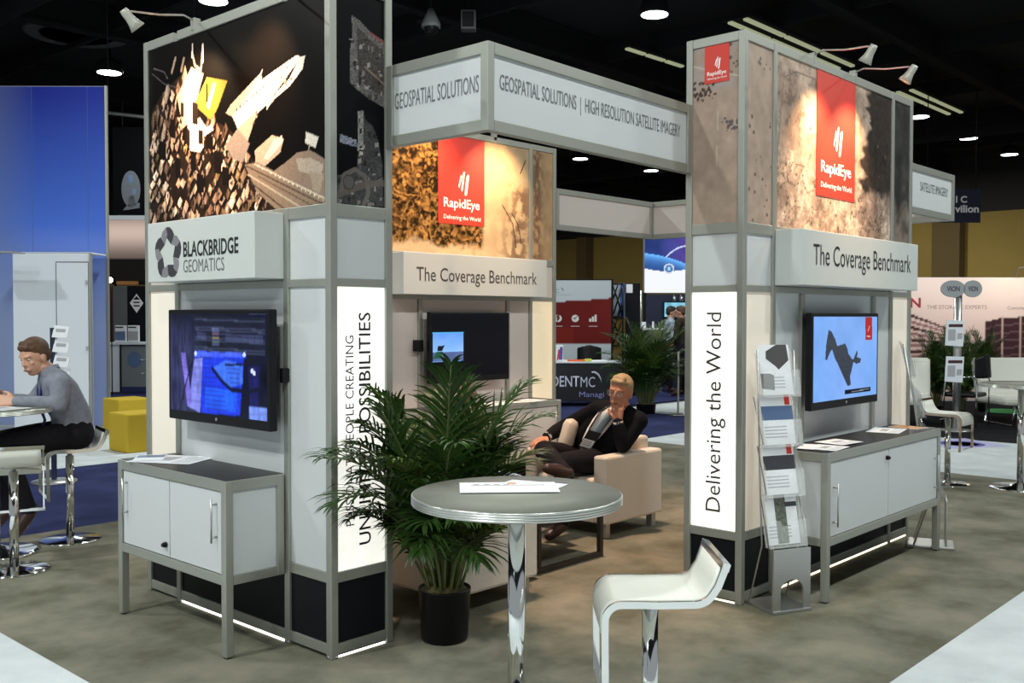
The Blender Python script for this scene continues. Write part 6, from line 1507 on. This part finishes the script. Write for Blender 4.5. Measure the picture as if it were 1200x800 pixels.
# --- VION stand past the long white counter
S = Stand(1130, 18.2); t = S.root('banner_wall', 'rosy white banner wall reading THE STORAGE EXPERTS', 'banner wall')
x0, x1 = S.x(1040), S.x(1330); S.box('core', ROOMW, t, 1040, 1330, 325, 520, 0.01, 0.15)
cv = Canvas(x0, x1, 0.02, S.z(325.5), 0.03); P_ = lambda a, b_: S.q((a, b_))[0]
v = np.clip((cv.Bg-S.z(420))/(S.z(325)-S.z(420)), 0, 1)[..., None]
cv.rgb[:] = np.array([0.66, 0.48, 0.44])*(1-v)+np.array([0.84, 0.74, 0.70])*v
for k in range(9): cv.poly(S.q((1060, 366+k*7), (1068, 368+k*7), (1112, 385+k*4), (1112, 387+k*4), (1068, 372+k*7), (1060, 370+k*7)), (0.10, 0.035, 0.04) if k % 2 == 0 else (0.32, 0.17, 0.17))
for a, c, e, f in ((1155, 1173, 377, 372), (1176, 1195, 373, 371), (1197, 1240, 371, 366), (1243, 1300, 366, 360)):
    cv.poly(S.q((a, e), (c, f), (c, 446), (a, 440)), (0.055, 0.025, 0.032))
    for k in range(7): cv.line(S.q((a+1, e+8+k*9), (c-1, f+8+k*9)), 0.03, (0.14, 0.08, 0.09))
    cv.line(S.q((c+1, f), (c+1, 446)), 0.04, (0.55, 0.42, 0.36))
cv.mesh('printed_skin', PRINT, t, (0, 0, 0), eX, eZ)
text('N', mat('vion_red', (0.34, 0.012, 0.03), 0.5), t, (S.x(1066), -0.001, S.z(360.5)), eX, eZ, S.x(1078.5)-S.x(1066), S.z(349)-S.z(360.5), bold=0.03)
TXTG = mat('warm_grey_print', (0.28, 0.22, 0.22), 0.6)
text('THE STORAGE EXPERTS', TXTG, t, (S.x(1085.5), -0.001, S.z(362)), eX, eZ, S.x(1156)-S.x(1085.5), S.z(357.5)-S.z(362)); text('Customer', TXTG, t, (S.x(1180), -0.001, S.z(362.5)), eX, eZ, 0.36, 0.06)
lamp('booth_wall_wash', 'SPOT', tuple(on_stand(S, 1190, 316, -1.3)), 60, (1.0, 0.86, 0.74), tuple(on_stand(S, 1180, 360, 0)), size=0.1, spot=120, blend=1.0)
lamp('booth_wall_wash', 'SPOT', tuple(on_stand(S, 1085, 316, -1.3)), 45, (1.0, 0.86, 0.76), tuple(on_stand(S, 1090, 360, 0)), size=0.1, spot=120, blend=1.0)
t = S.root('booth_spotlight', 'glaring spotlight over the rosy banner wall', 'spotlight'); b = B(); ball(b, (S.x(1190), -0.5, S.z(317)), 0.075); obj('bulb', b, BULB, t); b = B(); tube(b, [(S.x(1190), 0.05, S.z(325.5)), (S.x(1190), -0.1, S.z(314)), (S.x(1190), -0.48, S.z(313.5))], 0.012, 8); obj('arm', b, STEEL, t)
S = Stand(1122, 13.4); t = S.root('display_kiosk', 'tall silver pole display with oval VION signs and two white plates', 'display stand')
b = B(); cyl(b, (0, 0, 0.02), (0, 0, S.z(335)), 0.052, seg=24); obj('pole', b, STEEL, t); b = B(); lathe(b, [(0.20, 0), (0.20, 0.02), (0.08, 0.035), (0.052, 0.04)], 28); obj('base', b, STEEL, t)
for k, (px, dz) in enumerate(((1113, 0.0), (1136, -0.5))):
    b = B(); c = (S.x(px), S.z(338.5)); rx, rz = (0.165, 0.115) if k == 0 else (0.125, 0.115)
    prism(b, [(c[0]+rx*math.cos(a), c[1]+rz*math.sin(a)) for a in np.linspace(0, 2*PI, 32, endpoint=False)], (0, -0.065, 0), eX, eZ, 0.02); sg = obj('oval_sign', b, mat('silver_grey_sign', (0.34, 0.36, 0.38), 0.4), t)
    text('VION', mat('sign_ink', (0.045, 0.035, 0.05), 0.5), sg, (c[0], -0.0855, c[1]-0.035), eX, eZ, rx*1.05, 0.07, bold=0.02, anchor='c')
for y in (390, 432):
    b = B(); c = (S.x(1114.5), S.z(y)); pl_ = [(-0.135, -0.165), (0.10, -0.18), (0.135, 0.165), (-0.10, 0.17)]
    ky = -0.10-0.12*c[1]; prism(b, [(c[0]+a, c[1]+d_) for a, d_ in pl_], (0, ky, 0), eX, (0, 0.12, 1), 0.02); pt = obj('plate', b, ROOMW, t)
    b = B(); prism(b, [(c[0]-0.085, c[1]+0.08), (c[0]+0.105, c[1]+0.08), (c[0]+0.11, c[1]+0.12), (c[0]-0.08, c[1]+0.12)], (0, ky-0.0205, 0), eX, (0, 0.12, 1), 0.002); obj('title_strip', b, mat('maroon_strip', (0.05, 0.008, 0.012), 0.5), pt)
    b = B(); prism(b, [(c[0]-0.10, c[1]-0.10), (c[0]+0.0, c[1]-0.10), (c[0]+0.01, c[1]+0.05), (c[0]-0.09, c[1]+0.05)], (0, ky-0.0205, 0), eX, (0, 0.12, 1), 0.002); prism(b, [(c[0]+0.02, c[1]-0.08), (c[0]+0.09, c[1]-0.08), (c[0]+0.10, c[1]+0.0), (c[0]+0.03, c[1]+0.0)], (0, ky-0.0205, 0), eX, (0, 0.12, 1), 0.002); obj('printed_text', b, GREYTXT, pt)
    bx('plate_arm', STEEL, t, c[0]+0.05, c[0]+0.10, -0.10, -0.03, c[1]-0.03, c[1]+0.03)
S = Stand(1125, 24); t = S.root('hanging_sign', 'navy hanging sign with white lettering ending in vilion, past the sign beam', 'hanging sign')
S.box('board', mat('navy_sign', (0.010, 0.012, 0.040), 0.6), t, 1078, 1147, 222, 261, 0, 0.06)
text('I C', WHITEINK, t, (S.x(1118), -0.001, S.z(238)), eX, eZ, S.x(1131)-S.x(1118), S.z(230)-S.z(238), bold=0.03); text('vilion', WHITEINK, t, (S.x(1117), -0.001, S.z(249.5)), eX, eZ, S.x(1145)-S.x(1117), S.z(240.5)-S.z(249.5), bold=0.03)
b = B(); [cyl(b, (S.x(px), 0.03, S.z(222)), (S.x(px), 0.03, CEIL+0.62), 0.012, seg=6) for px in (1085, 1142)]; obj('hanger', b, STRUT, t)
def lounge(label, loc, rot, w=0.8):
    t = thing('lounge_seat', label, 'sofa', loc, rot)
    b = B(); box(b, -w/2, w/2, -0.42, 0.36, 0.30, 0.44, bev=0.05); obj('seat', b, SEATW, t)
    b = B(); prism(b, [(0.20, 0.40), (0.36, 0.36), (0.50, 0.92), (0.40, 0.95), (0.34, 0.93)], (-w/2, 0, 0), (0, 1, 0), (0, 0, 1), w); bmesh.ops.bevel(b, geom=list(b.edges), offset=0.025, segments=2, affect='EDGES'); obj('backrest', b, SEATW, t)
    for s in (-1, 1):
        b = B(); tube(b, [(s*w*0.36, -0.36, 0.31), (s*w*0.36, -0.34, 0.012), (s*w*0.36, 0.34, 0.012), (s*w*0.36, 0.30, 0.31)], 0.014, 8); obj('leg_frame', b, CHROME, t)
    return t
p = atD(1056, 450, 14.3); lounge('white lounge seat half hidden by the edge-on rack, before the palms', (p[0], p[1], 0), RIGHT-0.35, 0.8)
p = atD(1203, 450, 14.3); lounge('wide white sofa behind the lone bar table', (p[0], p[1], 0), RIGHT+0.1, 1.15)
p = atD(1150, 460, 13.9); office_chair('black chair in front of the wide white sofa', (p[0], p[1], 0), RIGHT+0.8)
for px, dep, sc, lb in ((1098, 15.6, 0.50, 'palm by the rosy banner wall, next to the red N'), (1126, 14.9, 0.50, 'palm behind the silver VION pole display'), (1152, 16.2, 0.5, 'palm behind the wide white sofa')):
    p = atD(px, 450, dep); o = dup(far_palm, (p[0], p[1], 0), px*0.7, lb); o.scale = (sc, sc, 0.92)
p = onZ(1182, 482); b = B(); lathe(b, [(0.42, 0.0), (0.42, 0.008), (0.40, 0.010)], 36); o = obj('round_mat', b, mat('green_mat', (0.03, 0.30, 0.07), 0.7), None, loc=(p[0], p[1], 0)); tag(o, 'round green mat on the black carpet by the wide white sofa', 'mat')
p = onZ(1126, 520); t = thing('floor_sticker', 'pale violet floor sticker with an oval mark on the white aisle', 'floor sticker', (p[0], p[1], 0.0005), RIGHT+0.25)
bx('sheet', mat('lilac_vinyl', (0.42, 0.42, 0.66), 0.5), t, -0.38, 0.42, -0.35, 0.45, 0, 0.002); b = B(); lathe(b, [(0.27, 0.002), (0.27, 0.003), (0.20, 0.003), (0.20, 0.002)], 32); obj('oval_mark', b, mat('violet_vinyl', (0.08, 0.07, 0.34), 0.5), t)
